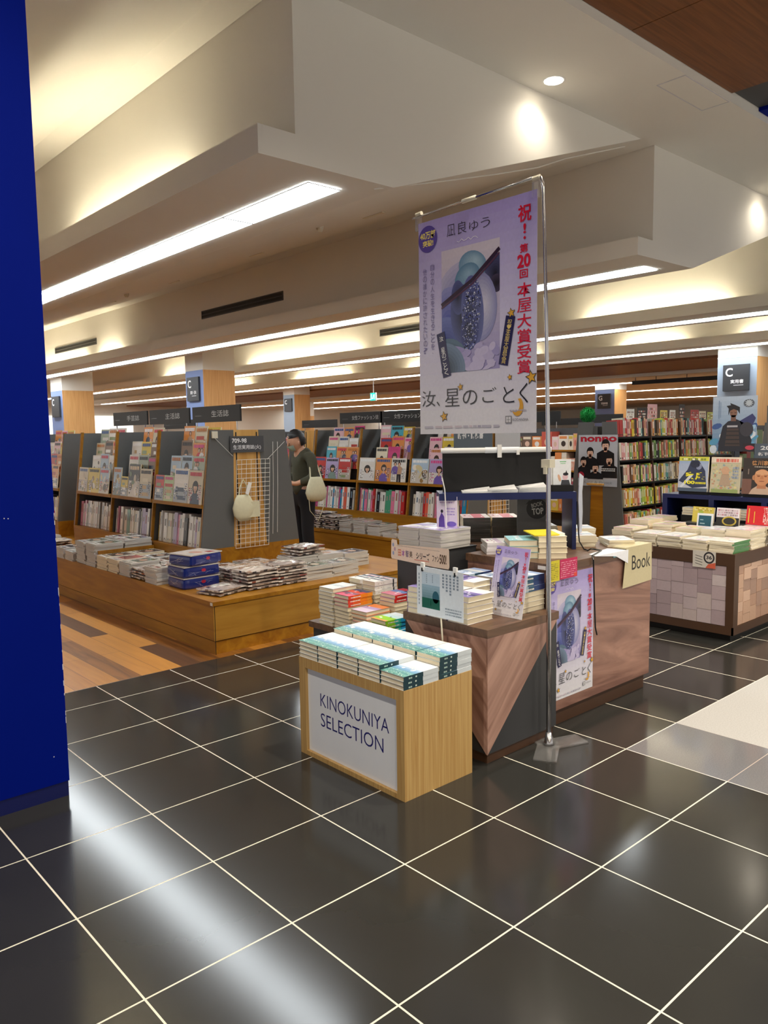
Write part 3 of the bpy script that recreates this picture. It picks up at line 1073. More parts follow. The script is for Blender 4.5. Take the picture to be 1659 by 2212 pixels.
# ------------------------------------------------------------------ table with the V-shaped wood front
VX0, VX1, VY0, VY1, VZ = 1.86, 2.415, 1.34, 1.905, 0.65
t = thing('display_table', 'dark charcoal display table with a V of pale walnut, beside the maple box', 'display table', (VX0, VY0, 0))
d_, w_ = VX1 - VX0, VY1 - VY0
b = MB(); b.box((0.02, 0.02, 0), (d_ - 0.02, w_ - 0.02, 0.05), 'brown laminate'); b.build('plinth', t)
b = MB(); b.box((0.008, 0.008, 0.0501), (d_ - 0.008, w_ - 0.008, VZ - 0.0402), 'charcoal'); b.build('body', t)
b = MB()
z0, z1 = 0.052, VZ - 0.0405
b.prism([(0.0, z0), (d_ - 0.012, z1), (0.0, z1)], 'y', 0.0, 0.0078, 'walnut strip')
b.build('front_veneer', t)
b = MB()
b.prism([(0.008, z0), (w_ - 0.02, z1), (0.008, z1)], 'x', 0.0, 0.0078, 'walnut diagonal')
b.build('side_veneer', t)
b = MB(); b.box((0, 0, VZ - 0.04), (d_, w_, VZ), 'dark brown top'); b.build('top', t)

# low table behind it, hidden up to its top by the maple box
t = thing('display_table', 'low dark brown display table behind the maple box, left of the V table', 'display table', (1.875, 2.005, 0))
b = MB(); b.box((0.02, 0.02, 0), (0.70, 0.72, 0.42), 'charcoal'); b.build('body', t)
b = MB(); b.box((0, 0, 0.4201), (0.735, 0.74, 0.455), 'dark brown top'); b.build('top', t)

# ------------------------------------------------------------------ brown counter with panel front
CX0, CX1, CY0, CY1, CZ = 2.445, 3.435, 1.395, 2.45, 0.875
t = thing('counter', 'large counter with reddish walnut panel front and dark brown top edge', 'counter', (CX0, CY0, 0))
d_, w_ = CX1 - CX0, CY1 - CY0
b = MB(); b.prism([(0.05, 0.035), (d_ - 0.02, 0.035), (d_ - 0.02, w_ - 0.04), (0.2, w_ - 0.04), (0.2, 0.58), (0.05, 0.58)], 'z', 0, 0.0898, 'brown laminate'); b.build('plinth', t)
b = MB(); b.prism([(0.012, 0.012), (d_, 0.012), (d_, w_), (0.19, w_), (0.19, 0.6), (0.012, 0.6)], 'z', 0.09, CZ - 0.0402, 'walnut panel'); b.build('body', t)
b = MB(); b.prism([(0, 0), (d_, 0), (d_, w_), (0.18, w_), (0.18, 0.605), (0, 0.605)], 'z', CZ - 0.04, CZ, 'dark brown top'); b.build('top', t)
b = MB(); b.box((-0.001, 0.05, CZ - 0.032), (-0.0001, 0.10, CZ - 0.012), 'print', '#e9e4e2'); b.build('price_tag', t)

b = MB()
b.box((0, 0.0004, 0), (0.425, 0.0012, 0.672), 'print', '#e9e9ee')
poster_art(Frame(b, (0, 0.0, 0), (1, 0, 0), (0, 0, 1), 'print'), 0.425, 0.672)
tag(b.build('poster', None, (2.40, CY0 + 0.0095, 0.145)), 'lilac award poster taped low on the walnut front of the counter', 'poster')
b = MB()
fr = Frame(b, (0, 0, 0), (1, 0, 0), (0, 0, 1))
b.box((0, 0.0004, 0), (0.112, 0.0012, 0.108), 'print', '#d8cb28')
fr.rect(0, 0, 0.112, 0.108, '#d8cb28'); fr.up(); blocks(fr, random.Random(2), 0.008, 0.01, 0.10, 0.098, ['#b5a51c', '#8d8420', '#c8ba22'], 9, 0.5)
tag(b.build('notice', None, (2.378, CY0 - 0.004, 0.79)), 'small yellow printed notice on the counter edge behind the chrome pole', 'notice')
b = MB()
fr = Frame(b, (0, 0, 0), (1, 0, 0), (0, 0, 1))
b.box((0, 0.0004, 0), (0.155, 0.0012, 0.104), 'print', '#c81b58')
fr.rect(0, 0, 0.155, 0.104, '#c81b58'); fr.up(); blocks(fr, random.Random(4), 0.008, 0.01, 0.147, 0.096, ['#e88aa8', '#f0b0c4', '#d84a7a'], 8, 0.6); fr.up(); fr.rect(.125, .004, .15, .022, '#e2452e')
tag(b.build('notice', None, (2.493, CY0 - 0.004, 0.793)), 'crimson pink printed notice on the counter edge', 'notice')
b = MB()
b.prism([(0, 0.222), (0.26, 0.222), (0.28, 0.224), (0.285, 0.0), (-0.035, -0.01)], 'y', 0.0005, 0.002, 'print', '#cdc29c')
fr = Frame(b, (0, 0, 0), (1, 0, 0), (0, 0, 1))
fr.text('Book', 0.06, 0.085, 0.205, 0.085, '#23211f', 0.0)
b.box((0.0, 0.002, 0.214), (0.28, 0.09, 0.2225), 'print', '#cdc29c')
tag(b.build('paper_sign', None, (3.135, CY0 - 0.004, 0.668)), 'beige paper sign reading Book hung over the counter corner', 'sign')

# ------------------------------------------------------------------ books on the V table, the low table and the counter
def art_bands(bands, seed=0, marks=6, inks=('#ffffff', '#333333')):
    def f_(fr, l, w):
        rng = random.Random(seed)
        for (a, c), (a2, _) in zip(bands, bands[1:] + [(1, None)]):
            fr.rect(l * a, 0, l * a2, w, c)
        fr.up(0.0002)
        for k in range(marks):
            u, v = rng.uniform(.1, .85), rng.uniform(.1, .75)
            fr.rect(l * u, w * v, l * (u + rng.uniform(.04, .1)), w * (v + rng.uniform(.06, .22)), pick(rng, inks))
    return f_


def sp_bands(bands):
    def f_(fr, l, t):
        for (a, c), (a2, _) in zip(bands, bands[1:] + [(1, None)]):
            fr.rect(l * a, t * 0.02, l * a2, t * 0.98, c)
        fr.up(0.0002)
        blocks(fr, random.Random(1), l * .1, t * .3, l * .5, t * .7, ['#f4f2ec', '#dcd6cc'], 1)
    return f_


GV = 'novels piled on the V table'
lil = [free(book('hardcover_book', 'x', 'book', 0.188, 0.13, 0.0265, '#efeef2', '#6a5aa0', art_bands([(0, '#f1eff0'), (.36, '#d9d3ea'), (.45, '#7668ab'), (.62, '#4b4480'), (.8, '#8a7dbb')], 2, 4, ('#ffffff', '#c9c2e2')), None, 'pages'))]
S = lambda *a, **k: stack(*a, **k)
S(lil, 1.962, 1.532, VZ, 5, 0.0268, 'lilac novel', 'pile at the walnut V table corner', 'hardcover_book', 'book', GV, PI, .003, .03, 1)
S(lil, 1.962, 1.672, VZ, 5, 0.0268, 'lilac novel', 'pile right behind the clipped teal card', 'hardcover_book', 'book', GV, PI, .003, .03, 2)
S(lil, 1.962, 1.815, VZ, 5, 0.0268, 'pale novel', 'pile at the left end of the V table', 'hardcover_book', 'book', GV, PI, .003, .02, 3)
S(lil, 2.12, 1.69, VZ, 6, 0.0268, 'lilac novel', 'middle pile in the second row of the V table', 'hardcover_book', 'book', GV, PI / 2, .003, .03, 4)
sky = [free(book('hardcover_book', 'x', 'book', 0.18, 0.128, 0.0265, '#dfe8f4', '#2c4668', art_bands([(0, '#cfdcf0'), (.3, '#a9c2e4'), (.5, '#e9eff8'), (.75, '#9fb4dd')], 4, 7, ('#6d8fc4', '#f6f9fd')), sp_bands([(0, '#b9cfe0'), (.25, '#2c5a78'), (.5, '#233f78'), (.75, '#29316a')]), 'pages'))]
S(sky, 2.30, 1.83, VZ, 6, 0.0268, 'sky-blue novel', 'back pile beside the black riser', 'hardcover_book', 'book', GV, 0, .003, .03, 5)
S(sky, 2.322, 1.66, VZ, 6, 0.0268, 'sky-blue novel', 'pile between the poster card and the counter', 'hardcover_book', 'book', GV, 0, .003, .03, 15)
crm = [free(book('hardcover_book', 'x', 'book', 0.18, 0.128, 0.0255, '#dcd8cc', '#c9c4b4', None, None, 'pages'))]
S(crm, 2.325, 1.492, VZ, 4, 0.0258, 'cream-edged novel', 'pile under the blue-spined novels by the chrome pole', 'hardcover_book', 'book', GV, PI, .002, .02, 6)
S(sky, 2.322, 1.492, VZ + 0.104, 3, 0.0268, 'blue-spined novel', 'top of the pile beside the chrome pole', 'hardcover_book', 'book', GV, 0, .003, .03, 7)

# small standing poster card
b = MB()
b.box((0.0004, 0, 0), (0.004, 0.212, 0.345), 'print', '#e9e9ee')
poster_art(Frame(b, (0, 0.212, 0), (0, -1, 0), (0, 0, 1)), 0.212, 0.345)
b.box((0.004, 0.09, 0.02), (0.05, 0.094, 0.12), 'print', '#dcdce0')
o = b.build('poster_card', None, (2.125, 1.352, VZ + 0.001))
o.rotation_euler = (0, 0.21, 0)
tag(o, 'small lilac award poster card leaning on novels on the V table', 'card')

# clipped card with the teal picture on a stick
t = thing('clip_sign', 'pale blue card with a teal landscape picture on a stick above the maple box', 'sign', (1.795, 1.43, 0.66))
b = MB()
b.box((0.0004, 0, 0.02), (0.002, 0.305, 0.255), 'glossy print', '#dfe6ee')
fr = Frame(b, (0, 0.305, 0.02), (0, -1, 0), (0, 0, 1), 'glossy print')
fr.rect(0, 0, .305, .235, '#dfe6ee'); fr.up()
fr.rect(.035, .035, .155, .21, '#c2d3e2')
fr.up(); fr.grad(.035, .035, .155, .15, '#16604f', '#9db9cc', 9); fr.up()
fr.rect(.035, .035, .155, .085, '#1c5f4d'); fr.ell(.128, .095, .022, .03, '#2f5d6c'); fr.rect(.094, .05, .097, .075, '#cfe4da')
rng = random.Random(8)
for k in range(5):
    for j in range(rng.randint(4, 8)):
        if k == 0 or True:
            fr.rect(.172 + .023 * k, .205 - .0145 * j, .184 + .023 * k, .215 - .0145 * j, '#8a97a6')
for j in range(9):
    fr.rect(.012, .19 - .018 * j, .02, .202 - .018 * j, '#9aa6b4')
for j in range(5):
    fr.rect(.065, .195 - .009 * j, .07, .2 - .009 * j, '#7d8fa5'); fr.rect(.105, .195 - .008 * j, .11, .2 - .008 * j, '#7d8fa5')
blocks(fr, rng, .19, .02, .295, .06, ['#8a97a6', '#a9b3bf'], 3, .5)
b.build('card', t)
b = MB(); b.tube([(0.006, 0.15, 0.03), (0.0, 0.135, -0.08), (-0.01, 0.13, -0.655)], 0.0045, 'cream plastic', n=6); b.build('stick', t)
for yy in (0.265, 0.05):
    b = MB(); b.box((-0.004, yy - 0.011, 0.24), (0.007, yy + 0.011, 0.275), 'white plastic'); b.box((-0.005, yy - 0.004, 0.232), (-0.001, yy + 0.004, 0.25), 'black'); b.build('clip', t)

GL = 'novels piled on the low table'
pale = [free(book('hardcover_book', 'x', 'book', 0.18, 0.128, 0.0215, '#e2e6e8', '#d9d5c6', art_bands([(0, '#dfe6ea'), (.4, '#c3d0d8'), (.6, '#e9edf0')], 3, 3), None))]
LZ = 0.455
S(pale, 1.975, 2.585, LZ, 10, 0.0219, 'cream-edged novel', 'tall pile at the left end of the low table', 'hardcover_book', 'book', GL, PI, .004, .03, 8)
plain = [free(book('hardcover_book', 'x', 'book', 0.18, 0.128, 0.0215, '#e6dcc8', '#d8cdb6', None, None))]
S(plain, 1.975, 2.445, LZ, 6, 0.0219, 'cream-edged novel', 'pile under the orange-spined books', 'hardcover_book', 'book', GL, PI, .004, .03, 9)
red = [free(book('hardcover_book', 'x', 'book', 0.18, 0.128, 0.0215, '#c2416a', '#e2601f', art_bands([(0, '#d8587c'), (.3, '#7c3f63'), (.5, '#e0503c'), (.75, '#4c4a6e')], 6, 6, ('#f0d0d8', '#2c2c48')), sp_bands([(0, '#d63c22'), (.2, '#e8611a'), (.5, '#f08a1e'), (.8, '#ef9a2e')])))]
S(red, 1.975, 2.445, LZ + 0.132, 3, 0.0219, 'orange-spined novel', 'second pile on the low table', 'hardcover_book', 'book', GL, 0, .003, .02, 10)
org = [free(book('hardcover_book', 'x', 'book', 0.18, 0.128, 0.0215, '#e8884a', '#e0dccf', art_bands([(0, '#e88a4c'), (.35, '#b9a5d8'), (.6, '#d9d0ea')], 7, 2), None))]
S(org, 1.975, 2.285, LZ, 6, 0.0219, 'peach novel', 'third pile from the left on the low table', 'hardcover_book', 'book', GL, PI, .004, .03, 11)
lime = [free(book('hardcover_book', 'x', 'book', 0.18, 0.128, 0.0215, '#a8d850', '#58c83a', art_bands([(0, '#e6a060'), (.12, '#9ad63c'), (.45, '#bfe0e8'), (.7, '#d8e8f4')], 8, 3), sp_bands([(0, '#8fd42c'), (.35, '#3cc0b0'), (.6, '#28a8e0'), (.85, '#2c8fe0')])))]
S(lime, 1.975, 2.125, LZ, 5, 0.0219, 'lime novel', 'pile on the low table beside the V table', 'hardcover_book', 'book', GL, 0, .005, .05, 12)
rd2 = [free(book('hardcover_book', 'x', 'book', 0.178, 0.126, 0.0215, '#6f7fb8', '#d02c2c', art_bands([(0, '#d88098'), (.4, '#6f86c0'), (.7, '#b83c4c')], 9, 4), sp_bands([(0, '#d6322c'), (.5, '#c42434')])))]
S(plain, 2.17, 2.27, LZ, 7, 0.0219, 'cream-edged novel', 'rear pile beside the black riser', 'hardcover_book', 'book', GL, PI, .003, .02, 13)
S(rd2, 2.17, 2.27, LZ + 0.154, 2, 0.0219, 'red-spined novel', 'top of the rear pile beside the black riser', 'hardcover_book', 'book', GL, 0, .003, .02, 14)
wht = [free(book('paperback_book', 'x', 'book', 0.176, 0.113, 0.0245, '#f2f0ee', '#e9e6e4', art_bands([(0, '#f4f2f0'), (.32, '#3c4a5c'), (.42, '#d8dde2'), (.55, '#41566e'), (.72, '#e6c9cf'), (.85, '#2f3d50')], 10, 9, ('#ffffff', '#26323f', '#d8899a')), sp_bands([(0, '#f0eeec'), (.8, '#222630'), (.86, '#efedeb')])))]
for yy, sd, nm in ((2.56, 16, 'left'), (2.44, 17, 'right')):
    S(plain, 2.175, yy, LZ, 8, 0.0219, 'cream-edged novel', 'rear %s pile under the white comics' % nm, 'hardcover_book', 'book', GL, PI, .002, .02, sd)
    S(wht, 2.175, yy, LZ + 0.176, 3, 0.0248, 'white comic', '%s top pile, rear of the low table' % nm, 'paperback_book', 'book', 'white comics on the low table', 0, .003, .05, sd + 20)

# black riser with two piles of lilac booklets, a standing book and a handmade sign
t = thing('riser_block', 'dark charcoal riser block behind the clipped teal card', 'riser', (2.285, 2.05, LZ))
b = MB(); b.box((0, 0, 0), (0.305, 0.35, 0.44), 'charcoal'); b.build('body', t)
b = MB(); b.box((-0.004, -0.004, 0.4401), (0.309, 0.354, 0.446), 'black'); b.build('top', t)
RZ_ = LZ + 0.446
bkl = [mag_mesh(0.25, 0.168, 0.0138, '#dcd6ec', '#d8d4e2', art_bands([(0, '#e2dcf2'), (.3, '#b4a2e0'), (.5, '#efeaf6'), (.8, '#c9b8ea')], 5, 5, ('#8a72c8', '#ffffff')), 'grey pages').mesh('booklet')]
S(bkl, 2.418, 2.137, RZ_, 8, 0.0140, 'lilac booklet', 'right pile on the charcoal riser', 'booklet', 'booklet', 'booklets on the riser', PI, .003, .02, 21)
S(bkl, 2.418, 2.312, RZ_, 8, 0.0140, 'lilac booklet', 'left pile on the charcoal riser', 'booklet', 'booklet', 'booklets on the riser', PI, .003, .02, 22)
t = thing('novel', 'lilac book with a woman in purple standing upright on the booklet piles', 'book', (2.44, 2.14, RZ_ + 0.1125), 0.42)
b = MB()
b.box((0.0006, -0.063, 0), (0.0014, 0.063, 0.178), 'print', '#e0d6ec'); b.box((0.0292, -0.063, 0), (0.03, 0.063, 0.178), 'print', '#e0d6ec'); b.box((0.0014, 0.062, 0), (0.0292, 0.063, 0.178), 'print', '#e0d6ec')
fr = Frame(b, (0.0, 0.063, 0), (0, -1, 0), (0, 0, 1))
fr.grad(0, 0, .126, .178, '#d6c8ec', '#f0e4ec', 6); fr.up()
fr.poly([(.012, .0), (.05, .0), (.046, .06), (.03, .085), (.014, .05)], '#5a3f9a'); fr.ell(.032, .092, .008, .01, '#2a2236'); fr.up()
fr.ell(.09, .018, .03, .016, '#7a63c4'); fr.ell(.1, .17, .012, .006, '#7d4a86'); blocks(fr, random.Random(3), .055, .07, .112, .12, ['#a58fd0', '#c0b0e0'], 3, .5); blocks(fr, random.Random(3), .02, .14, .11, .165, ['#b490c0', '#d4b6cc'], 2, .5)
b.build('cover', t)
b = MB(); b.box((0.0016, -0.061, 0.002), (0.029, 0.061, 0.176), 'pages'); b.build('page_block', t)
b = MB(); b.box((0.0303, -0.05, 0), (0.09, 0.05, 0.12), 'black'); tag(b.build('book_stand', None, (2.44, 2.14, RZ_ + 0.1125), 0.42), 'small black bookend behind the upright lilac book', 'bookend')
b = MB()
b.prism([(0, 0.012), (0.006, 0), (0.36, -0.012), (0.47, -0.012), (0.476, 0.0), (0.474, 0.095), (0.466, 0.104), (0.055, 0.088), (0.05, 0.115), (0.012, 0.118), (0.004, 0.11)][::-1], 'x', -0.002, -0.0002, 'print', '#f0dccb')
b2 = Frame(b, (-0.0022, 0.476, 0), (0, -1, 0), (0, 0, 1))
# mirrored in y: rebuild the outline so that the tall tab is at the far (left) end
b.V = [(v[0], 0.476 - v[1], v[2]) for v in b.V]
b.F = [f_[::-1] for f_ in b.F]
b2.up()
rng = random.Random(9)
for k in range(4):
    b2.text('田本智美'[k], .062 + .032 * k, .022, .026, .04, ['#d87a5a', '#b06ab0', '#7a6a8a', '#6a5a4a'][k], 0.02)
b2.text('シリーズ', .215, .02, .11, .042, '#3a3230', 0.03)
b2.text('ファン', .345, .018, .055, .036, '#4a3a34', 0.02)
b2.text('500!', .403, .012, .052, .055, '#57432f', 0.03)
b2.rect(.2, .012, .32, .0165, '#e08878'); b2.ell(.02, .085, .008, .012, '#9aa6c8'); b2.ell(.034, .06, .008, .012, '#c8a6b8'); b2.ell(.02, .035, .008, .012, '#9aa6c8')
tag(b.build('handmade_sign', None, (2.283, 1.975, 0.815)), 'cream handmade strip sign with hand lettering on the front of the charcoal riser', 'sign')

# on the counter
GC = 'books lying on the counter'
DG = -0.733            # things on the counter stand at a slant
hc = [free(book('hardcover_book', 'x', 'book', 0.155, 0.2, 0.0325, '#8fc6cf', '#d8d2c0', art_bands([(0, '#86c0cb'), (.5, '#b8d8e0'), (.7, '#8ec4ce')], 2, 3, ('#ffffff', '#d890a8')), None))]
S(hc, 2.585, 1.715, CZ, 3, 0.0328, 'thick teal book', 'left pile on the counter corner', 'hardcover_book', 'book', GC, DG + PI, .003, .03, 31)
hw_ = [free(book('hardcover_book', 'x', 'book', 0.155, 0.2, 0.0295, '#ece6d2', '#d8d2c0', None, None))]
S(hw_, 2.685, 1.60, CZ, 4, 0.0298, 'thick cream book', 'pile under the yellow leaflet', 'hardcover_book', 'book', GC, DG + PI, .004, .03, 32)
b = MB(); b.T = Matrix.Rotation(0.06, 4, 'X'); b.box((-0.085, -0.08, 0), (0.06, 0.08, 0.006), 'print', '#e3cd2c', t=('print', '#f0d832')); b.box((0.062, -0.06, -0.012), (0.1, 0.07, 0.006), 'print', '#efece2'); b.T = None
tag(b.build('leaflet', None, (2.66, 1.62, CZ + 0.126), DG + 0.2), 'yellow leaflet lying on the thick cream books beside the pole', 'leaflet')
pk = [mag_mesh(0.15, 0.2, 0.016, '#f2eef2', '#e4dfe2', art_bands([(0, '#f6f2f4'), (.4, '#d8c4dc'), (.6, '#f6f6f8')], 4, 5, ('#b060a0', '#70a0c0')), 'grey pages').mesh('booklet')]
S(pk, 2.60, 1.90, CZ, 4, 0.0163, 'white booklet', 'low pile behind the thick teal books', 'booklet', 'booklet', GC, DG, .004, .06, 33)
dk = [mag_mesh(0.172, 0.24, 0.0185, '#e6b4bc', '#37342f', art_bands([(0, '#f0d8dc'), (.4, '#e07c8c'), (.8, '#f6eef0')], 4, 5, ('#c04058', '#ffffff')), 'pages').mesh('boxed_book')]
S(dk, 2.925, 2.355, CZ, 8, 0.0187, 'dark-spined book', 'left dark pile under the navy shelf', 'boxed_book', 'book', 'dark-spined books under the navy shelf', DG, .002, .012, 34)
S(dk, 3.06, 2.234, CZ, 8, 0.0187, 'dark-spined book', 'right dark pile under the navy shelf', 'boxed_book', 'book', 'dark-spined books under the navy shelf', DG, .002, .012, 35)
bl = [mag_mesh(0.2, 0.15, 0.013, '#eef2f8', '#d4e2ee', art_bands([(0, '#f4f6fa'), (.3, '#cfe0f2'), (.6, '#f8f8fa')], 6, 6, ('#a0c4e4', '#e4b8c8')), 'pages').mesh('booklet')]
for k, (x, y, n, lab) in enumerate(((3.16, 1.72, 5, 'pale pile right of the navy shelf leg'), (3.30, 1.56, 3, 'pale pile behind the beige Book sign'), (3.36, 1.86, 6, 'rear pale pile at the counter back corner'), (3.13, 1.98, 8, 'rear pale pile behind the navy shelf leg'))):
    S(bl, x, y, CZ, n, 0.0133, 'white booklet', lab, 'booklet', 'booklet', GC, DG + PI / 2, .005, .08, 40 + k)
b = MB(); b.box((0, 0, 0), (0.10, 0.02, 0.001), 'print', '#8fc4cc'); b.box((0, -0.001, -0.028), (0.10, 0.0005, 0.001), 'print', '#7fb8c2')
tag(b.build('shelf_label', None, (3.0, CY0 - 0.002, CZ + 0.0015)), 'teal slip of paper folded over the counter edge', 'slip')
b = MB()
b.shell([(2.86, 1.46, CZ + 0.003), (3.11, 1.5, CZ + 0.004), (3.155, 1.391, CZ + 0.003), (2.82, 1.391, CZ + 0.003), (3.148, 1.3885, CZ - 0.075), (3.02, 1.3885, CZ - 0.02)], [(0, 3, 2, 1), (3, 5, 4, 2)], 'print', '#eef1f8')
b.shell([(2.86, 1.46, CZ + 0.002), (3.11, 1.5, CZ + 0.003), (3.155, 1.392, CZ + 0.002), (2.82, 1.392, CZ + 0.002), (3.148, 1.3895, CZ - 0.075), (3.02, 1.3895, CZ - 0.02)], [(0, 1, 2, 3), (3, 2, 4, 5)], 'print', '#e4e8f2')
tag(b.build('paper_sheet'), 'white sheet of paper drooping over the counter edge beside the beige Book sign', 'paper')

# navy shelf unit, at a slant on the counter
t = thing('shelf_riser', 'navy metal shelf unit with a black back panel standing on the counter', 'shelf unit', (2.97, 1.63, CZ), DG + PI)
#   local +x runs along the shelf to the far left end, local -y... the back is at -y
b = MB(); b.box((-0.01, -0.26, 0.295), (0.78, 0.0, 0.335), 'navy metal'); b.build('board', t)
b = MB(); b.box((-0.01, -0.26, 0), (0.014, 0.0, 0.2948), 'navy metal'); b.build('side_panel', t)
b = MB(); b.box((0.765, -0.26, 0), (0.78, -0.20, 0.2948), 'navy metal'); b.build('leg', t)
b = MB(); b.box((0.12, -0.15, 0.336), (0.75, -0.13, 0.565), 'matt black'); b.build('back_panel', t)
b = MB(); b.tube([(0.11, -0.13, 0.578), (0.76, -0.13, 0.578)], 0.0155, 'white plastic', n=12); b.tube([(0.30, -0.13, 0.578), (0.5, -0.13, 0.578)], 0.0175, 'white panel', n=12)
b.build('lamp_tube', t, smooth=False)
b = MB(); b.box((0.405, -0.118, 0.535), (0.43, -0.105, 0.61), 'white plastic'); b.box((0.30, -0.118, 0.55), (0.318, -0.105, 0.575), 'white plastic'); b.build('lamp_clip', t)
b = MB(); b.box((0.0, -0.13, 0.336), (0.125, -0.03, 0.372), 'matt black'); b.build('book_ledge', t)


def on_shelf(x, y, z):
    a = DG + PI
    return (2.97 + x * math.cos(a) - y * math.sin(a), 1.63 + x * math.sin(a) + y * math.cos(a), CZ + z)


A_ = DG + PI
b = MB()
for k in range(3):
    b.box((-0.052 + .012 * k, -0.004 - .012 * k, 0), (0.052 + .012 * k, 0.006 - .012 * k, 0.148), 'pages', None, k=('glossy print', '#eef2f6'), f=('grey pages', None))
fr = Frame(b, (0.052, 0.0064, 0), (-1, 0, 0), (0, 0, 1), 'glossy print')
fr.rect(0, 0, .104, .148, '#eff3f8'); fr.up(); fr.rect(.038, .132, .075, .137, '#7ac48a'); fr.rect(.042, .122, .072, .126, '#9ad2a4')
fr.poly([(.045, .0), (.1, .0), (.092, .028), (.05, .028)], '#3b3d44'); fr.ell(.07, .045, .016, .018, '#ecc6cf'); fr.up(); fr.ell(.073, .062, .016, .009, '#23212a'); fr.poly([(.07, .062), (.084, .062), (.076, .085)], '#23212a'); fr.ell(.036, .04, .008, .022, '#e2b496', 12, .3)
tag(b.build('standing_book', None, on_shelf(0.06, -0.07, 0.3725), A_), 'white book with a small figure facing out at the right end of the navy shelf', 'book')
for x, n, lab in ((0.56, 1, 'flat white leaflet pile at the left on the navy shelf'), (0.41, 2, 'middle white leaflet pile on the navy shelf'), (0.235, 3, 'white leaflet pile on the navy shelf, closest to the pole')):
    for k in range(n):
        b = MB(); b.box((-0.085, -0.06, 0), (0.085, 0.06, 0.009), 'print', '#e6e8ea', k=('print', '#cfd2d4'))
        if k == n - 1: b.shell([(-.08, .05, .0092), (.06, .05, .0092), (.07, -.05, .012), (-.08, -.05, .03)], [(0, 3, 2, 1)], 'print', '#f2f3f4'); b.shell([(-.08, .05, .0091), (.06, .05, .0091), (.07, -.05, .0118), (-.08, -.05, .0297)], [(0, 1, 2, 3)], 'print', '#e2e3e4')
        tag(b.build('leaflet_pile', None, on_shelf(x, -0.067, 0.3355 + .0095 * k), A_ + .04 * (k - 1)), lab if n == 1 else ('%s bundle of the ' % ('lower', 'upper')[k] if n == 2 else '%s bundle of the ' % ('lowest', 'middle', 'top')[k]) + lab, 'leaflets', 'leaflets on the navy shelf')
b = MB(); b.tube([on_shelf(.74, .012, -.03), on_shelf(.742, .014, .2), on_shelf(.75, .014, .36), on_shelf(.765, .01, .43)], .0035, 'white plastic', n=6)
tag(b.build('display_stick'), 'thin white plastic stick rising at the left end of the navy shelf', 'stick')
# grey board with a round black emblem, under the shelf
b = MB()
b.box((0, -0.012, 0), (0.19, 0.0, 0.275), 'grey laminate')
fr = Frame(b, (0.19, 0.0006, 0), (-1, 0, 0), (0, 0, 1))
fr.ell(.12, .215, .064, .062, '#141416', 28); fr.up()
fr.text('BOOK', .085, .228, .07, .026, '#b9b9b4', 0.02, .25); fr.text('TOP', .09, .18, .07, .04, '#d2d2cc', 0.03, .1)
fr.poly([(.05, .24), (.075, .27), (.08, .255)], '#141416')
tag(b.build('emblem_board', None, on_shelf(0.10, -0.245, 0.001), A_), 'grey board with a round black lettered emblem under the navy shelf', 'board')
# black strap dangling from the shelf leg over the counter edge
b = MB(); b.tube([on_shelf(-0.016, -0.01, 0.28), on_shelf(-0.018, 0.002, 0.15), (2.975, 1.60, CZ + 0.05), (2.985, 1.575, CZ + 0.006), (2.96, 1.53, CZ + 0.006), (2.94, 1.50, CZ + 0.02), (3.0, 1.47, CZ + 0.008), (2.80, 1.40, CZ + 0.008), (2.79, 1.385, CZ - 0.01), (2.80, 1.384, CZ - 0.2), (2.815, 1.384, CZ - 0.39), (2.835, 1.386, CZ - 0.435)], 0.0042, 'black', n=6)
tag(b.build('strap', None), 'thin black strap hanging from the navy shelf over the walnut counter front', 'strap')
b = MB(); b.prism([(0, 0), (0.012, 0.01), (0.016, 0.13), (0.012, 0.25), (0.02, 0.34), (-0.004, 0.36), (-0.01, 0.2)], 'y', -0.018, 0.0, 'film print', '#d4dbe8')
tag(b.build('plastic_bag', None, (3.12, 1.70, CZ + 0.075), DG), 'pale blue plastic bag hanging at the right side of the navy shelf', 'bag')

# ------------------------------------------------------------------ block-wood table on the right
TX0, TX1, TY0, TY1, TZ = 4.77, 6.35, 1.49, 2.75, 0.65
t = thing('display_table', 'wide display table on the right, clad in pale wood blocks with brown frame', 'display table', (TX0, TY0, 0))
d_, w_ = TX1 - TX0, TY1 - TY0
b = MB(); b.box((0.05, 0.04, 0), (d_ - 0.04, w_ - 0.04, 0.0498), 'matt black'); b.build('plinth', t)
b = MB(); b.box((0.012, 0.012, 0.0502), (d_ - 0.012, w_ - 0.012, TZ - 0.0902), 'brown laminate'); b.build('body', t)
b = MB()
b.box((0, 0, TZ - 0.09), (d_, w_, TZ), 'brown laminate'); b.build('top', t)
b = MB()
for a, c in (((0, 0, .05), (d_, .0118, .11)), ((0, 0, .05), (.0118, w_, .11)), ((0, 0, .11), (.075, .0118, TZ - .0901)), ((0, .0118, .11), (.0118, .06, TZ - .0901)), ((d_ - .06, 0, .11), (d_, .0118, TZ - .0901)), ((0, w_ - .06, .11), (.0118, w_, TZ - .0901))):
    b.box(a, c, 'brown laminate')
b.build('frame', t)
rng = random.Random(17)
WB = ['#bba8ad', '#c6b6b9', '#af9ca1', '#cdbfc0', '#c0aeb3', '#a7949a', '#c8b8b6']
b = MB()
y = 0.062
while y < w_ - 0.07:
    cw = min(rng.uniform(.085, .125), w_ - .062 - y)
    z = .112
    while z < TZ - .095:
        h = min(rng.uniform(.07, .12), TZ - .093 - z)
        dd = rng.uniform(0, .004)
        b.box((0.004 + dd, y + .001, z + .001), (0.0116, y + cw - .001, z + h - .001), 'print', pick(rng, WB))
        z += h
    y += cw
x = 0.077
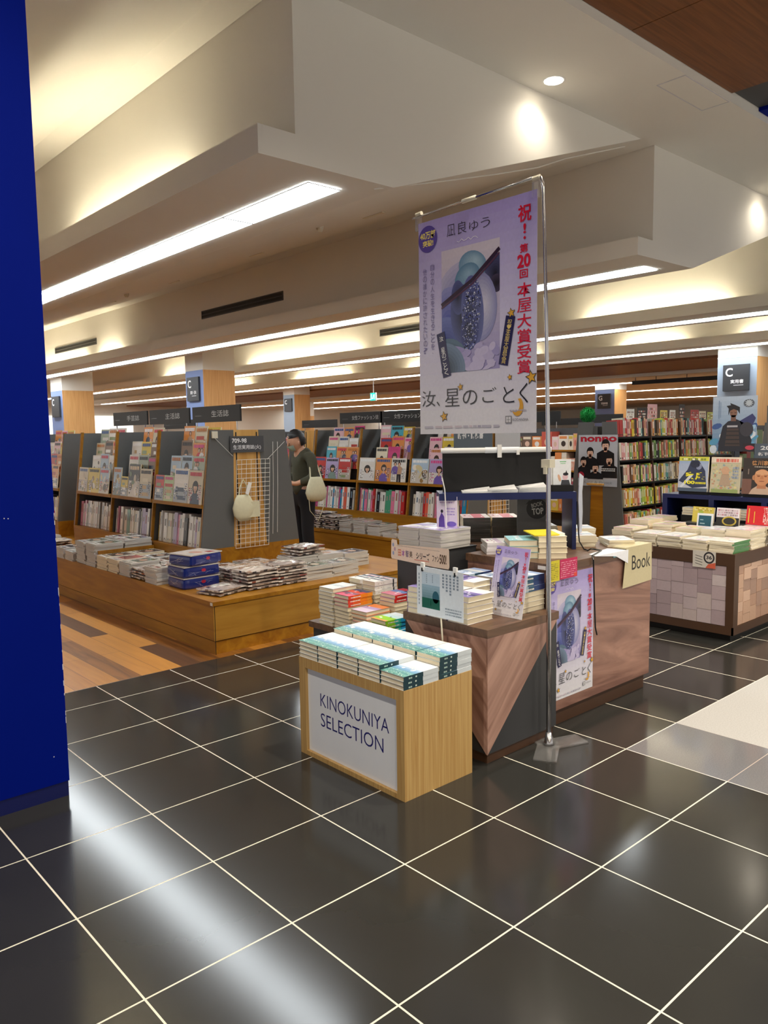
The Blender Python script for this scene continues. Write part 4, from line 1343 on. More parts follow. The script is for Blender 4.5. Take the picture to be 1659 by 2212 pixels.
while x < d_ - 0.065:
    cw = min(rng.uniform(.085, .125), d_ - .062 - x)
    z = .112
    while z < TZ - .095:
        h = min(rng.uniform(.07, .12), TZ - .093 - z)
        dd = rng.uniform(0, .004)
        b.box((x + .001, 0.004 + dd, z + .001), (x + cw - .001, 0.0116, z + h - .001), 'print', pick(rng, ['#c8a48c', '#b8937e', '#d2b09a', '#a98a7a']))
        z += h
    x += cw
b.build('block_cladding', t)
b = MB()
b.box((0.0004, 0, 0), (0.002, .175, .125), 'print', '#d9d4ca')
fr = Frame(b, (0, .175, 0), (0, -1, 0), (0, 0, 1))
fr.rect(0, 0, .175, .125, '#d9d4ca'); fr.up(); fr.ell(.125, .078, .042, .044, '#2a2a30', 24); fr.up(); fr.ell(.125, .078, .03, .032, '#d9d4ca', 20); fr.up()
fr.text('36', .103, .066, .044, .028, '#2a2a30', 0.03); fr.poly([(.1, 0), (.175, 0), (.175, .045), (.12, .03)], '#d8654a')
for k in range(4): fr.stroke([(.02, .09 - .02 * k), (.075, .078 - .02 * k)], .005, '#6c6a66')
tag(b.build('badge_card', None, (TX0 - .003, 1.63, .53)), 'white card with a round black emblem and red corner hanging on the block table edge', 'card')

GR = 'magazines piled on the block table'


def flat(cover, spine, bands, l, w, t, seed, inks=('#ffffff', '#a0b8d8', '#e0a0b0'), pages='pages'):
    return mag_mesh(l, w, t, cover, spine, art_bands(bands, seed, 8, inks), pages).mesh('magazine')


wm = [flat('#f2f4fa', '#d4d8dc', [(0, '#f4f6fb'), (.3, '#d9e4f4'), (.5, '#f8f8fb'), (.8, '#e4e0f2')], .26, .19, .013, s) for s in (1, 2)]
gm = [flat('#eef2ee', '#4a8a4c', [(0, '#f4f4f6'), (.4, '#e4ece4'), (.7, '#f4e4ea')], .26, .185, .014, 5)]
ym = [flat('#f4e8d0', '#e0c890', [(0, '#f6e4ec'), (.3, '#f4d8b8'), (.5, '#d8e8c0'), (.8, '#f2c8d8')], .24, .17, .02, 7)]
om = [flat('#e8e0d4', '#6e6048', [(0, '#e8ecf4'), (.4, '#c8d8f0'), (.7, '#f0b8cc')], .26, .19, .016, 9)]
for k, (p_, x, y, n, t_, noun, desc, rz) in enumerate((
        (gm, 4.915, 1.60, 6, .0143, 'green-spined magazine', 'pile at the near corner of the block table', 0),
        (wm, 4.915, 1.805, 6, .0133, 'white magazine', 'front pile above the round emblem card', PI),
        (wm, 4.915, 2.01, 7, .0133, 'white magazine', 'front pile left of the emblem card', PI),
        (wm, 4.915, 2.215, 7, .0133, 'white magazine', 'front pile behind the beige Book sign', PI),
        (ym, 4.915, 2.42, 6, .0205, 'peach booklet', 'left front pile of the block table', PI),
        (wm, 5.195, 1.60, 11, .0133, 'pale blue magazine', 'second-row pile at the right of the block table', PI),
        (wm, 5.195, 1.80, 10, .0133, 'pale blue magazine', 'second-row pile below the teal card', PI),
        (om, 5.48, 1.60, 9, .0163, 'brown-spined magazine', 'third-row pile at the table right edge', 0),
        (om, 5.80, 1.60, 6, .0163, 'brown-spined magazine', 'fourth-row pile at the table right edge', 0),
        (ym, 5.19, 2.02, 6, .0205, 'peach booklet', 'second-row pile left of the teal card', PI),
        (ym, 5.19, 2.22, 7, .0205, 'peach booklet', 'second-row pile below the yellow book', PI),
        (ym, 5.19, 2.42, 8, .0205, 'peach booklet', 'left second-row pile of the block table', PI),
        (ym, 5.45, 2.44, 8, .0205, 'peach booklet', 'left rear pile of the block table', PI))):
    S(p_, x, y, TZ, n, t_, noun, desc, 'softbound_book' if p_ is not ym else 'booklet', 'magazine' if p_ is not ym else 'booklet', GR, rz, .006, .05, 60 + k)  # these piles are magazines; the peach ones are booklets


def upright(name, lab, x, y, z, w, h, t_, art, lean=0.12, rz=0.0, cover='#eeeeee', group=None, cat='book', gl='glossy print'):
    """a book or magazine standing up, cover to -x, leaning back"""
    b = MB()
    b.box((0.0005, -w / 2, 0), (t_, w / 2, h), gl, cover, f=('pages', None), t=('pages', None))
    art(Frame(b, (0, w / 2, 0), (0, -1, 0), (0, 0, 1), gl), w, h)
    o = b.build(name, None, (x, y, z))
    o.rotation_euler = (0, lean, rz)
    return tag(o, lab, cat, group)


def a_teal(fr, w, h):
    fr.rect(0, 0, w, h, '#eef3f8'); fr.up(); fr.rect(w * .1, h * .42, w * .88, h * .92, '#1d5a70'); fr.up(); fr.rect(w * .1, h * .3, w * .88, h * .36, '#2c6f86'); fr.rect(w * .2, h * .6, w * .5, h * .64, '#a8ccd8'); fr.rect(w * .2, h * .74, w * .4, h * .77, '#a8ccd8')


def a_yel(fr, w, h):
    fr.rect(0, 0, w, h, '#ecd85c'); fr.up(); fr.ell(w * .4, h * .6, w * .12, h * .22, '#b8cc4c'); fr.ell(w * .75, h * .3, w * .2, h * .16, '#e0603c'); fr.up(); blocks(fr, random.Random(1), w * .08, h * .75, w * .9, h * .95, ['#f6efb0', '#c8b040'], 2)


def a_gold(fr, w, h):
    fr.rect(0, 0, w, h, '#f0e8ee'); fr.rect(0, 0, w, h * .5, '#262420') if False else None
    fr.up(); fr.rect(0, 0, w, h * .45, '#2a2825'); fr.up(); fr.ell(w * .58, h * .25, w * .32, h * .28, '#d2b84a'); fr.up(); fr.ell(w * .58, h * .25, w * .25, h * .2, '#33302a'); fr.up(); blocks(fr, random.Random(2), w * .06, h * .55, w * .94, h * .95, ['#c890a0', '#a8949c', '#d8c4cc'], 3)


def a_red(fr, w, h):
    fr.rect(0, 0, w, h, '#d8222a'); fr.up(); fr.rect(w * .08, h * .1, w * .12, h * .85, '#e8c040'); fr.rect(w * .3, h * .1, w * .33, h * .7, '#e8c040'); blocks(fr, random.Random(4), w * .66, h * .06, w * .9, h * .95, ['#f4dcd4', '#d8222a', '#f0b0a8'], 9, .2)


b = MB(); b.box((0, -.24, 0), (.2, .24, .13), 'charcoal'); tag(b.build('riser_block', None, (5.385, 1.98, TZ + .0005)), 'low charcoal block under the yellow book and the gold ring book', 'riser')
upright('price_board', 'white and teal card standing among the piles on the block table', 5.35, 2.01, TZ + .001, .135, .22, .008, a_teal, .16, 0, '#eef3f8', None, 'card')
upright('standing_book', 'yellow book standing behind the teal card on the block table', 5.47, 2.08, TZ + .131, .19, .13, .02, a_yel, .16, -.1, '#ecd85c', None)
upright('standing_book', 'white and black book with a gold ring standing under the navy shelf', 5.40, 1.84, TZ + .131, .185, .14, .02, a_gold, .16, 0, '#f0e8ee', None)
upright('standing_book', 'bright red book standing under the navy shelf at the right edge', 5.42, 1.60, TZ + .1495, .2, .15, .02, a_red, .16, 0, '#d8222a', None)

# navy shelf on that table
t = thing('shelf_riser', 'low navy shelf standing on the block table, carrying upright history magazines', 'shelf unit', (5.62, 0, TZ))
b = MB(); b.box((0, 1.0, .31), (.3, 2.52, .345), 'navy metal'); b.build('board', t)
for y in (2.475, 2.055, 1.62, 1.15):
    b = MB(); b.box((0, y, 0), (.3, y + .045, .3098), 'navy metal'); b.build('side_panel', t)
b = MB(); b.box((.285, 1.1, .0), (.2995, 2.475, .3097), 'matt black'); b.build('back_panel', t)
for y0, y1 in ((2.12, 2.40), (1.86, 2.11), (1.57, 1.84), (1.28, 1.54)):
    b = MB(); b.box((.04, y0 + .01, .3455), (.16, y1 - .01, .372), 'matt black'); b.build('book_ledge', t)
for (x, y, n, lab) in ((5.67, 2.24, 3, 'small pile inside the left bay of the navy shelf'), (5.67, 1.83, 4, 'small pile inside the middle bay of the navy shelf')):
    S(pale, x, y, TZ + (.17 if n == 3 else .155), n, .0219, 'pale book', lab, 'hardcover_book', 'book', 'books inside the navy shelf', PI / 2, .003, .02, 80 + n)
    b = MB(); b.box((-.06, -.1, 0), (.12, .1, .168 if n == 3 else .153), 'matt black'); tag(b.build('riser_block', None, (x, y, TZ + .0005)), 'black block under the %s' % lab, 'riser')


def a_ieyasu(fr, w, h):
    fr.grad(0, 0, w, h, '#c8ccd8', '#9db4d8', 5); fr.up()
    fr.rect(0, h * .88, w, h, '#d8d84a'); fr.rect(0, 0, w, h * .1, '#4a5a70'); fr.up()
    fr.poly([(w * .02, h * .3), (w * .3, h * .62), (w * .45, h * .98), (w * .62, h * .95), (w * .9, h * .6), (w * .97, h * .15), (w * .5, h * .1)], '#2c3656'); fr.up()
    fr.ell(w * .55, h * .78, w * .16, h * .1, '#20263e'); fr.ell(w * .68, h * .72, w * .1, h * .09, '#8a94b4'); fr.up()
    fr.poly([(w * .06, h * .12), (w * .42, h * .5), (w * .5, h * .46), (w * .14, h * .1)], '#dfe4ec'); fr.up()
    fr.text('家康', w * .24, h * .34, w * .7, h * .22, '#f2ea2c', 0.04); fr.text('100', w * .22, h * .21, w * .36, h * .1, '#f2ea2c', 0.05); blocks(fr, random.Random(2), w * .6, h * .22, w * .94, h * .3, ['#f2ea2c', '#e0d82a'], 1); fr.up()
    blocks(fr, random.Random(1), w * .1, h * .9, w * .9, h * .98, ['#8a9a30', '#f4f4c0'], 1)


def a_garden(fr, w, h):
    rng = random.Random(6)
    fr.rect(0, 0, w, h, '#c9c2a4'); fr.up()
    for k in range(90):
        fr.ell(w * rng.uniform(.05, .95), h * rng.uniform(.04, .8), w * rng.uniform(.02, .06), h * rng.uniform(.015, .04), pick(rng, ['#c8b48c', '#b8c07c', '#a8b8a0', '#d8c8a8', '#c89878', '#98a8b8', '#e0d49c']), 7)
        if k % 12 == 0: fr.up(0.0001)
    fr.up(); fr.ell(w * .5, h * .62, w * .14, h * .12, '#d2a888'); fr.poly([(w * .3, h * .2), (w * .7, h * .2), (w * .62, h * .52), (w * .38, h * .52)], '#b8a088'); fr.up()
    fr.rect(0, h * .84, w, h, '#e8dcc8'); fr.up(); blocks(fr, rng, w * .1, h * .86, w * .95, h * .96, ['#d8604c', '#e08070', '#f0e4d4'], 1, .1)
    fr.rect(w * .05, 0, w * .95, h * .1, '#98a868'); blocks(fr, rng, w * .75, h * .4, w * .95, h * .75, ['#8898b0', '#b0b8c4'], 4)


def a_statue(fr, w, h):
    fr.rect(0, 0, w, h, '#332a26'); fr.up(); fr.rect(0, 0, w * .28, h * .42, '#7a5548'); fr.up()
    fr.poly([(w * .22, 0), (w * .98, 0), (w * .88, h * .16), (w * .68, h * .24), (w * .46, h * .24), (w * .3, h * .14)], '#cdb09a'); fr.up()
    fr.poly([(w * .44, h * .16), (w * .72, h * .16), (w * .7, h * .3), (w * .46, h * .3)], '#c0805a'); fr.up()
    fr.ell(w * .58, h * .47, w * .235, h * .225, '#d39468', 26); fr.ell(w * .335, h * .46, w * .04, h * .07, '#c88a60'); fr.ell(w * .825, h * .46, w * .04, h * .07, '#c88a60'); fr.up()
    fr.ell(w * .58, h * .6, w * .2, h * .07, '#dca57a', 18); fr.up()
    for s in (-1, 1):
        fr.stroke([(w * (.58 + s * .05), h * .535), (w * (.58 + s * .16), h * .53)], h * .012, '#8c5434'); fr.ell(w * (.58 + s * .1), h * .5, w * .045, h * .014, '#7a4428', 12)
    fr.up(); fr.poly([(w * .55, h * .52), (w * .61, h * .52), (w * .635, h * .42), (w * .525, h * .42)], '#c48258'); fr.ell(w * .58, h * .365, w * .085, h * .012, '#96553a', 12); fr.up()
    for k, ch in enumerate('徳川家康'):
        fr.text(ch, w * (.26 + .17 * k), h * .8, w * .15, h * .13, '#c8905a', 0.02)
    blocks(fr, random.Random(5), w * .34, h * .75, w * .84, h * .775, ['#e8dccc', '#cfc0b0'], 1); fr.ell(w * .88, h * .66, w * .05, h * .012, '#e8d8c4'); fr.rect(w * .16, h * .55, w * .19, h * .7, '#8a7a70')


GH = 'history magazines on the navy shelf'
upright('magazine', 'blue samurai magazine with big yellow lettering on the right navy shelf', 5.65, 2.265, TZ + .372, .265, .30, .012, a_ieyasu, .10, 0, '#9db4d8', GH, 'magazine')
upright('magazine', 'pale flowery magazine with a red title, second on the right navy shelf', 5.65, 1.985, TZ + .372, .25, .30, .012, a_garden, .10, 0, '#c9c2a4', GH, 'magazine')
upright('magazine', 'dark magazine with a bronze statue face on the right navy shelf', 5.65, 1.705, TZ + .372, .27, .295, .012, a_statue, .10, 0, '#332a26', GH, 'magazine')
upright('magazine', 'red and yellow magazine cut off by the right edge of view', 5.65, 1.41, TZ + .372, .25, .30, .012, a_red, .10, 0, '#d8222a', GH, 'magazine')


def a_warrior(fr, w, h):
    rng = random.Random(12)
    fr.grad(0, 0, w, h, '#5f8ab4', '#b9cbe2', 12); fr.up()
    for k in range(26):
        fr.ell(w * rng.uniform(.02, .98), h * rng.uniform(.02, .5), w * rng.uniform(.04, .14), h * rng.uniform(.02, .07), pick(rng, ['#6fb0dc', '#3f5fa0', '#a8d0ec', '#4a4f8c', '#dce8f4', '#58a0c8']), 9, rng.uniform(0, 3))
        if k % 8 == 0: fr.up(0.0001)
    fr.up(); fr.poly([(w * .62, h * .55), (w * .9, h * .68), (w * .98, h * .6), (w * .9, h * .45), (w * .7, h * .42)], '#3a3f74')
    fr.poly([(w * .14, 0), (w * .86, 0), (w * .9, h * .2), (w * .76, h * .5), (w * .55, h * .585), (w * .36, h * .55), (w * .24, h * .46), (w * .16, h * .18)], '#23232f'); fr.up()
    fr.poly([(w * .3, h * .1), (w * .64, h * .1), (w * .6, h * .42), (w * .34, h * .42)], '#4a3a36'); fr.up()
    for k in range(4): fr.rect(w * .31, h * (.13 + .075 * k), w * .63, h * (.155 + .075 * k), '#2c2628')
    fr.rect(w * .34, h * .44, w * .58, h * .475, '#b8b8c0'); fr.ell(w * .78, h * .4, w * .15, h * .13, '#3c3a44'); fr.up()
    fr.poly([(w * .42, h * .55), (w * .54, h * .55), (w * .53, h * .66), (w * .43, h * .66)], '#7a5648'); fr.ell(w * .48, h * .705, w * .085, h * .085, '#8c6552'); fr.up()
    fr.poly([(w * .36, h * .66), (w * .37, h * .78), (w * .32, h * .83), (w * .42, h * .84), (w * .4, h * .88), (w * .52, h * .84), (w * .62, h * .8), (w * .62, h * .68), (w * .58, h * .74), (w * .48, h * .77), (w * .4, h * .74)], '#1c191c'); fr.up()
    fr.rect(w * .41, h * .7, w * .46, h * .707, '#241a18'); fr.rect(w * .5, h * .7, w * .55, h * .707, '#241a18'); fr.rect(w * .45, h * .655, w * .51, h * .662, '#4a2c26')
    fr.ell(w * .82, h * .87, w * .12, h * .07, '#5d6470', 20); fr.up(); fr.star(w * .82, h * .87, w * .1, '#b9c4d0', 0, 11, .55); fr.rect(w * .14, h * .6, w * .155, h * .93, '#7a94b8'); fr.rect(w * .18, h * .62, w * .19, h * .9, '#7a94b8')
    fr.up(); fr.rect(w * .72, 0, w, h * .145, '#2a1a24'); fr.up(); fr.ell(w * .86, h * .07, w * .1, h * .04, '#d8455c', 16)


t = thing('poster_stand', 'slim grey post stand behind the history magazines on the right', 'stand', (6.16, 1.85, TZ))
b = MB(); b.tube([(0, 0, 0.012), (0, 0, 1.1)], .012, 'grey laminate', n=8); b.build('pole', t)
b = MB(); b.box((-.12, -.12, 0.0005), (.12, .12, .012), 'grey laminate'); b.build('base', t)
b = MB(); b.box((0.0006, -.02, 0), (.004, .372, .487), 'glossy print', '#b9cbe2'); a_warrior(Frame(b, (0, .372, 0), (0, -1, 0), (0, 0, 1), 'glossy print'), .392, .487)
tag(b.build('poster', None, (6.135, 1.955, 1.355)), 'blue poster of a dark armoured warrior standing above the history magazines', 'poster')
b = MB(); b.box((-.0, -.28, 0), (.02, .18, .135), 'charcoal', None)
b.box((-.0008, -.28, 0), (-.0002, .18, .135), 'print', '#5d6877')
fr = Frame(b, (-.0012, .18, 0), (0, -1, 0), (0, 0, 1)); fr.text('2023', .05, .08, .17, .035, '#eef0f4', 0.03); fr.text('新刊', .03, .03, .1, .03, '#eef0f4', 0.03)
tag(b.build('shelf_sign', None, (6.12, 1.76, 1.29)), 'blue-grey sign with white lettering above the bronze statue magazine', 'sign')

# ------------------------------------------------------------------ magazine gondolas with their low oak tables
def oak_table(x0, x1, y0, y1, z, lab):
    t = thing('island_table', lab, 'display table', (x0, y0, 0))
    w, d = x1 - x0, y1 - y0
    b = MB(); b.box((0.012, 0.012, 0), (w - .012, d - .012, .092), 'oak'); b.build('plinth', t)
    b = MB(); b.box((0.02, 0.02, .0921), (w - .02, d - .02, .0998), 'matt black'); b.build('groove', t)
    b = MB(); b.box((0.004, 0.004, .1), (w - .004, d - .004, z - .0302), 'oak'); b.build('body', t)
    b = MB(); b.box((0.001, 0.001, .1), (w - .004, 0.0039, z - .0302), 'oak side'); b.build('end_board', t)
    b = MB(); b.box((-.006, -.006, z - .03), (w, d, z), 'oak'); b.build('top', t)
    b = MB(); b.box((.008, .0006, .0), (.013, .0012, z - .031), 'matt black'); b.build('corner_joint', t)
    b = MB(); b.box((-.0068, -.003, z - .028), (-.0061, .03, z - .006), 'print', '#e9e4da'); b.build('corner_label', t)
    return t


TBZ = 0.385
oak_table(1.895, 4.07, 3.91, 11.6, TBZ, 'long low oak island table at the left, on the plank floor edge')
oak_table(5.015, 7.19, 4.25, 10.5, TBZ + .005, 'long low oak island table in the middle aisle behind the counter')
BAY = 0.962
MAGCOL = {'beige': '#d8ccb0', 'white': '#eeeae2', 'grey-green': '#b4c0ac', 'black': '#1c1a1a', 'red': '#c8302c', 'yellow': '#e0c440', 'pale green': '#c0d4a0', 'pale blue': '#b4cce0',
          'pink': '#f0c4cc', 'orange': '#e89850', 'purple': '#b8a8d4', 'cream': '#efe6cc', 'magenta': '#d83c84', 'cyan': '#48b4cc', 'brown': '#806048'}


def a_face(seed, bg, style):
    """a front cover: figure, still life or type only"""
    def f_(fr, w, h):
        rng = random.Random(seed)
        c = MAGCOL[bg]
        ink = pick(rng, ['#d82c4c', '#2c2c34', '#ffffff', '#e04890', '#2c5ca0', '#c87828'] if bg not in ('black',) else ['#ffffff', '#e8d0b0'])
        fr.rect(0, 0, w, h, c); fr.up(0.0003)
        if rng.random() < .6:
            fr.rect(0, 0, w, h * rng.uniform(.2, .5), pick(rng, ['#d8d0c4', '#c0b4a8', '#e8e0d8', '#a8b0b8', '#d0b8b0', '#889088'])); fr.up(0.0002)
        if style == 'person' and rng.random() < .45:
            # standing figure, head to knee
            for q in range(rng.randint(1, 2)):
                cx = w * (rng.uniform(.4, .6) if q == 0 else rng.choice([.25, .75])); s = w * rng.uniform(.8, 1.0)
                cl = pick(rng, ['#f0ece8', '#d8283c', '#3c4860', '#7860b0', '#30302e', '#88a098', '#c8a080']); c2 = pick(rng, ['#2c2a30', '#e8e0d4', '#586078', '#a06850', '#c83848'])
                fr.poly([(cx - s * .16, 0), (cx - s * .01, 0), (cx, h * .3), (cx + s * .02, 0), (cx + s * .17, 0), (cx + s * .15, h * .4), (cx - s * .15, h * .4)], c2); fr.up(.0002)
                fr.poly([(cx - s * .17, h * .33), (cx + s * .17, h * .33), (cx + s * .22, h * .6), (cx + s * .06, h * .68), (cx - s * .06, h * .68), (cx - s * .22, h * .6)], cl)
                fr.poly([(cx - s * .22, h * .6), (cx - s * .3, h * .36), (cx - s * .24, h * .35), (cx - s * .15, h * .55)], cl); fr.up(.0002)
                fr.ell(cx, h * .755, s * .115, h * .08, pick(rng, ['#241a18', '#3a2620', '#5a3c2c']), 14); fr.up(.0002)
                fr.rect(cx - s * .035, h * .66, cx + s * .035, h * .72, '#d8a88c'); fr.ell(cx, h * .74, s * .072, h * .06, '#e8bc9c', 14); fr.up(.0002)
        elif style == 'person':
            hair = pick(rng, ['#241a18', '#3a2620', '#1a1618'])
            cl = pick(rng, ['#f0ece8', '#d8283c', '#3c4860', '#7860b0', '#e8d8c8', '#30302e', '#88a098'])
            cx = w * rng.uniform(.42, .58); s = rng.uniform(.85, 1.15)
            hy = h * rng.uniform(.5, .62)
            fr.poly([(cx - w * .3 * s, 0), (cx + w * .3 * s, 0), (cx + w * .26 * s, h * .22), (cx + w * .08, h * .36), (cx - w * .08, h * .36), (cx - w * .26 * s, h * .22)], cl); fr.up(0.0003)
            fr.ell(cx, hy - h * .02, w * .19 * s, h * .17 * s, hair, 16); fr.up(0.0003)
            fr.rect(cx - w * .05, h * .32, cx + w * .05, hy - h * .05, '#dcae92'); fr.ell(cx, hy - h * .03, w * .115 * s, h * .115 * s, '#ecc4a8', 16); fr.up(0.0003)
            fr.poly([(cx - w * .12 * s, hy + h * .01), (cx + w * .12 * s, hy + h * .01), (cx + w * .1 * s, hy + h * .09 * s), (cx - w * .1 * s, hy + h * .09 * s)], hair)
            for k in (-1, 1): fr.rect(cx + k * w * .045 - w * .018, hy - h * .025, cx + k * w * .045 + w * .018, hy - h * .015, '#2a2020')
            fr.rect(cx - w * .025, hy - h * .09, cx + w * .025, hy - h * .078, '#b84c4c')
        elif style == 'still':
            for k in range(9):
                fr.ell(w * rng.uniform(.15, .85), h * rng.uniform(.08, .7), w * rng.uniform(.06, .2), h * rng.uniform(.04, .12), pick(rng, ['#a08050', '#d0c090', '#6c7c58', '#c8b8a0', '#f0e8d8', '#8898a4', '#e0d0a0', '#58483c']), 12, rng.uniform(0, 3)); fr.up(0.0001)
        else:
            for k in range(3):
                fr.rect(w * rng.uniform(.05, .3), h * (.08 + .24 * k), w * rng.uniform(.5, .95), h * (.2 + .24 * k), pick(rng, ['#f4f0e8', '#8c9c70', '#c8a878', '#405068', '#b83830', '#e8dcc0'])); fr.up(0.0002)
        fr.up(0.0003)
        blocks(fr, rng, w * .08, h * .83, w * .92, h * .95, [ink], 1, .1)
        blocks(fr, rng, w * .06, h * .1, w * .3, h * .5, [ink, '#ffffff', '#303030'], 6, .5)
        blocks(fr, rng, w * .72, h * .15, w * .94, h * .6, [ink, '#ffffff', '#505050'], 7, .5)
    return f_


SPINES = [('white', '#e9e5dd'), ('cream', '#ddd5bf'), ('grey', '#bdb9b0'), ('white', '#f1eee8'), ('white', '#dcd8d0')]
SP_A = SPINES * 3 + [('yellow', '#d6b52c'), ('pink', '#d890a8'), ('sage green', '#86b09a'), ('black', '#2a2624'), ('lilac', '#b8a8c4'), ('yellow-green', '#c8c46a')]
SP_B = SPINES * 2 + [('red', '#c03030'), ('pink', '#e07c9c'), ('blue', '#2c90bc'), ('coral', '#e06850'), ('green', '#4c9c78'), ('black', '#26242a'), ('brown', '#8c5844'), ('magenta', '#b83c78')]
SPC = {}


def spine_mesh(col, t, h, dp, seed):
    k = (col, round(t, 4), round(h, 3), dp)
    if k not in SPC:
        b = MB()
        b.box((0, -t / 2, 0), (dp, t / 2, h), 'grey pages', None, l=('glossy print', col), f=('glossy print', col), k=('glossy print', col))
        fr = Frame(b, (-.0004, t / 2, 0), (0, -1, 0), (0, 0, 1), 'glossy print')
        rng = random.Random(seed)
        ink = pick(rng, ['#6a625c', '#9a9088', '#a8685c', '#7c8c98'])
        fr.rect(t * .3, h * .55, t * .7, h * rng.uniform(.7, .9), ink)
        fr.rect(t * .35, h * .08, t * .65, h * .13, ink)
        SPC[k] = b.mesh('spine')
    return SPC[k]


def gondola(gx, gy, nb, lab, where, arts, sp, seed, rows=4, low=True, face=True, TBZ=0.385):
    """gx = x of the face at the foot, gy = near end, bays run in +y; where = words used in labels"""
    t = thing('magazine_rack', lab, 'rack', (gx, gy, TBZ + .001))
    L = nb * BAY + .02
    W = 1.04
    H0, H1 = .185, 1.225          # foot and top above the table
    b = MB(); b.box((0, -.02, 0), (W, L + .02, H0 - .0005), 'oak'); b.build('curb', t)
    for yy in (-.018, L):
        b = MB()
        b.prism([(.0, H0), (.33, H0), (.36, H1), (.13, H1)], 'y', yy, yy + .018, 'grey laminate')
        b.prism([(.68, H0), (W, H0), (W - .13, H1), (.62, H1)], 'y', yy, yy + .018, 'grey laminate')
        b.build('end_panel', t)
        b = MB(); b.prism([(.3301, H0), (.6799, H0), (.6199, H1), (.3601, H1)], 'y', yy + .004, yy + .016, 'light oak'); b.build('end_infill', t)
        b = MB()
        yf = yy + .0025
        for x_ in (.385, .6):
            b.box((x_ - .006, yf, H0 + .02), (x_ + .006, yf + .0012, H1 - .02), 'matt black')
        b.build('slot', t)
    b = MB(); b.box((.50, 0, H0), (.54, L, H1 - .01), 'dark grey laminate'); b.build('spine_panel', t)
    b = MB(); b.box((.13, 0, H1 - .008), (W - .13, L, H1), 'dark grey laminate') if False else None
    for k in range(nb + 1):
        y = k * BAY
        b = MB(); b.prism([(.0, H0), (.03, H0), (.16, H1 + .01), (.13, H1 + .01)], 'y', y, y + .02, 'oak'); b.build('divider', t)
        b = MB(); b.prism([(.0302, H0), (.4998, H0), (.4998, H1), (.1602, H1)], 'y', y + .002, y + .018, 'grey laminate'); b.build('side_fin', t)
    for k in range(nb):
        y = k * BAY + .0205
        b = MB(); b.box((.035, y, .545), (.4995, y + BAY - .021, .575), 'oak'); b.build('shelf', t)
        b = MB()
        st = [(.36, .5755)] + [p for r in range(rows) for p in ((.145 + .075 * r, .5755 + .135 * r), (.145 + .075 * r, .5755 + .135 * (r + 1)))] + [(.4, .5755 + .135 * rows), (.4, .5755)]
        st = [(.10, .5755)] + [q for r in range(1, rows) for q in ((.10 + .075 * r, .5755 + .135 * (r - 1)), (.10 + .075 * r, .5755 + .135 * r))] + [(.42, .5755 + .135 * (rows - 1)), (.42, .5755)]
        b.prism(st, 'y', y, y + BAY - .021, 'dark grey laminate'); b.build('step_display', t)
    rng = random.Random(seed)
    bayname = ['right', 'middle', 'left', 'far left', 'fifth', 'sixth']
    rowname = ['front', 'second', 'third', 'top']
    for k in range(nb):
        y1 = gy + k * BAY + BAY - .012          # the viewer's left end of the bay
        y0 = gy + k * BAY + .03
        if face:
            for r in range(rows):
                yy = y1 - (0.0 if r == 0 else rng.uniform(.1, .26))
                j = 0
                while True:
                    key = (k, r, j)
                    if key in arts:
                        bg, style, desc, w, h = arts[key]
                    else:
                        pal = arts['pal']
                        bg = pick(rng, pal); style = pick(rng, arts['styles']); desc = bg + ' magazine'; w, h = rng.uniform(.2, .235), rng.uniform(.265, .295)
                    if yy - w < y0 + .005:
                        break
                    lb = '%s, %s from left, %s tier, %s bay, %s' % (desc, ORD[j], rowname[r], bayname[k], where)
                    upright('fashion_magazine' if 'B' in arts else 'lifestyle_magazine', lb, gx + .045 + .078 * r, yy - w / 2, TBZ + .5775 + .135 * r, w - .008, h, .010, a_face(seed * 100 + k * 31 + r * 7 + j, bg, style), .13, rng.uniform(-.03, .03), MAGCOL[bg],
                            'magazines facing out on the ' + where, 'magazine')
                    yy -= w
                    j += 1
        if low:
            yy = y1 - rng.uniform(.0, .05)
            j = 0
            lean = 0
            while True:
                nm, col = pick(rng, sp)
                tt = pick(rng, [.018, .028, .036, .046, .055, .062])
                hh = pick(rng, [.255, .275, .29])
                if yy - tt < y0 + .03 or j > 19:
                    break
                o = bpy.data.objects.new('softcover_magazine', spine_mesh(col, tt, hh, .2, 7 + j))  # magazines and mooks standing spine-out
                o.location = (gx + .04 + rng.uniform(0, .012), yy - tt / 2, TBZ + H0 + .0015)
                o.rotation_euler = (0, .12, 0)
                LINK(o)
                tag(o, '%s softcover, %s from left, lower shelf, %s bay, %s' % (nm, ORD[min(j, 19)], bayname[k], where), 'book', 'softcovers on the lower shelf of the ' + where)
                yy -= tt + .0015
                j += 1
                if rng.random() < .05:
                    yy -= rng.uniform(.02, .06)
    return t


ARTS_A = {'pal': ['beige', 'white', 'grey-green', 'cream', 'white', 'yellow', 'pale green', 'brown', 'pale blue', 'orange'], 'styles': ['still', 'type', 'type', 'person'],
          (1, 0, 0): ('pale blue', 'still', 'pale blue magazine', .19, .29), (1, 0, 1): ('yellow', 'type', 'yellow banded magazine', .17, .2), (1, 0, 2): ('black', 'still', 'black food magazine', .27, .33), (1, 0, 3): ('beige', 'type', 'beige magazine', .25, .29),
          (0, 0, 0): ('red', 'type', 'red magazine', .19, .24), (0, 0, 1): ('pale green', 'type', 'green magazine', .19, .24), (0, 0, 2): ('white', 'type', 'white type-only magazine', .28, .31), (0, 0, 3): ('beige', 'person', 'sand-coloured magazine', .25, .3),
          (2, 0, 0): ('beige', 'still', 'beige interior magazine', .28, .27), (2, 0, 1): ('yellow', 'still', 'yellow interior magazine', .32, .27), (2, 0, 2): ('pale blue', 'still', 'pale blue interior magazine', .25, .27)}
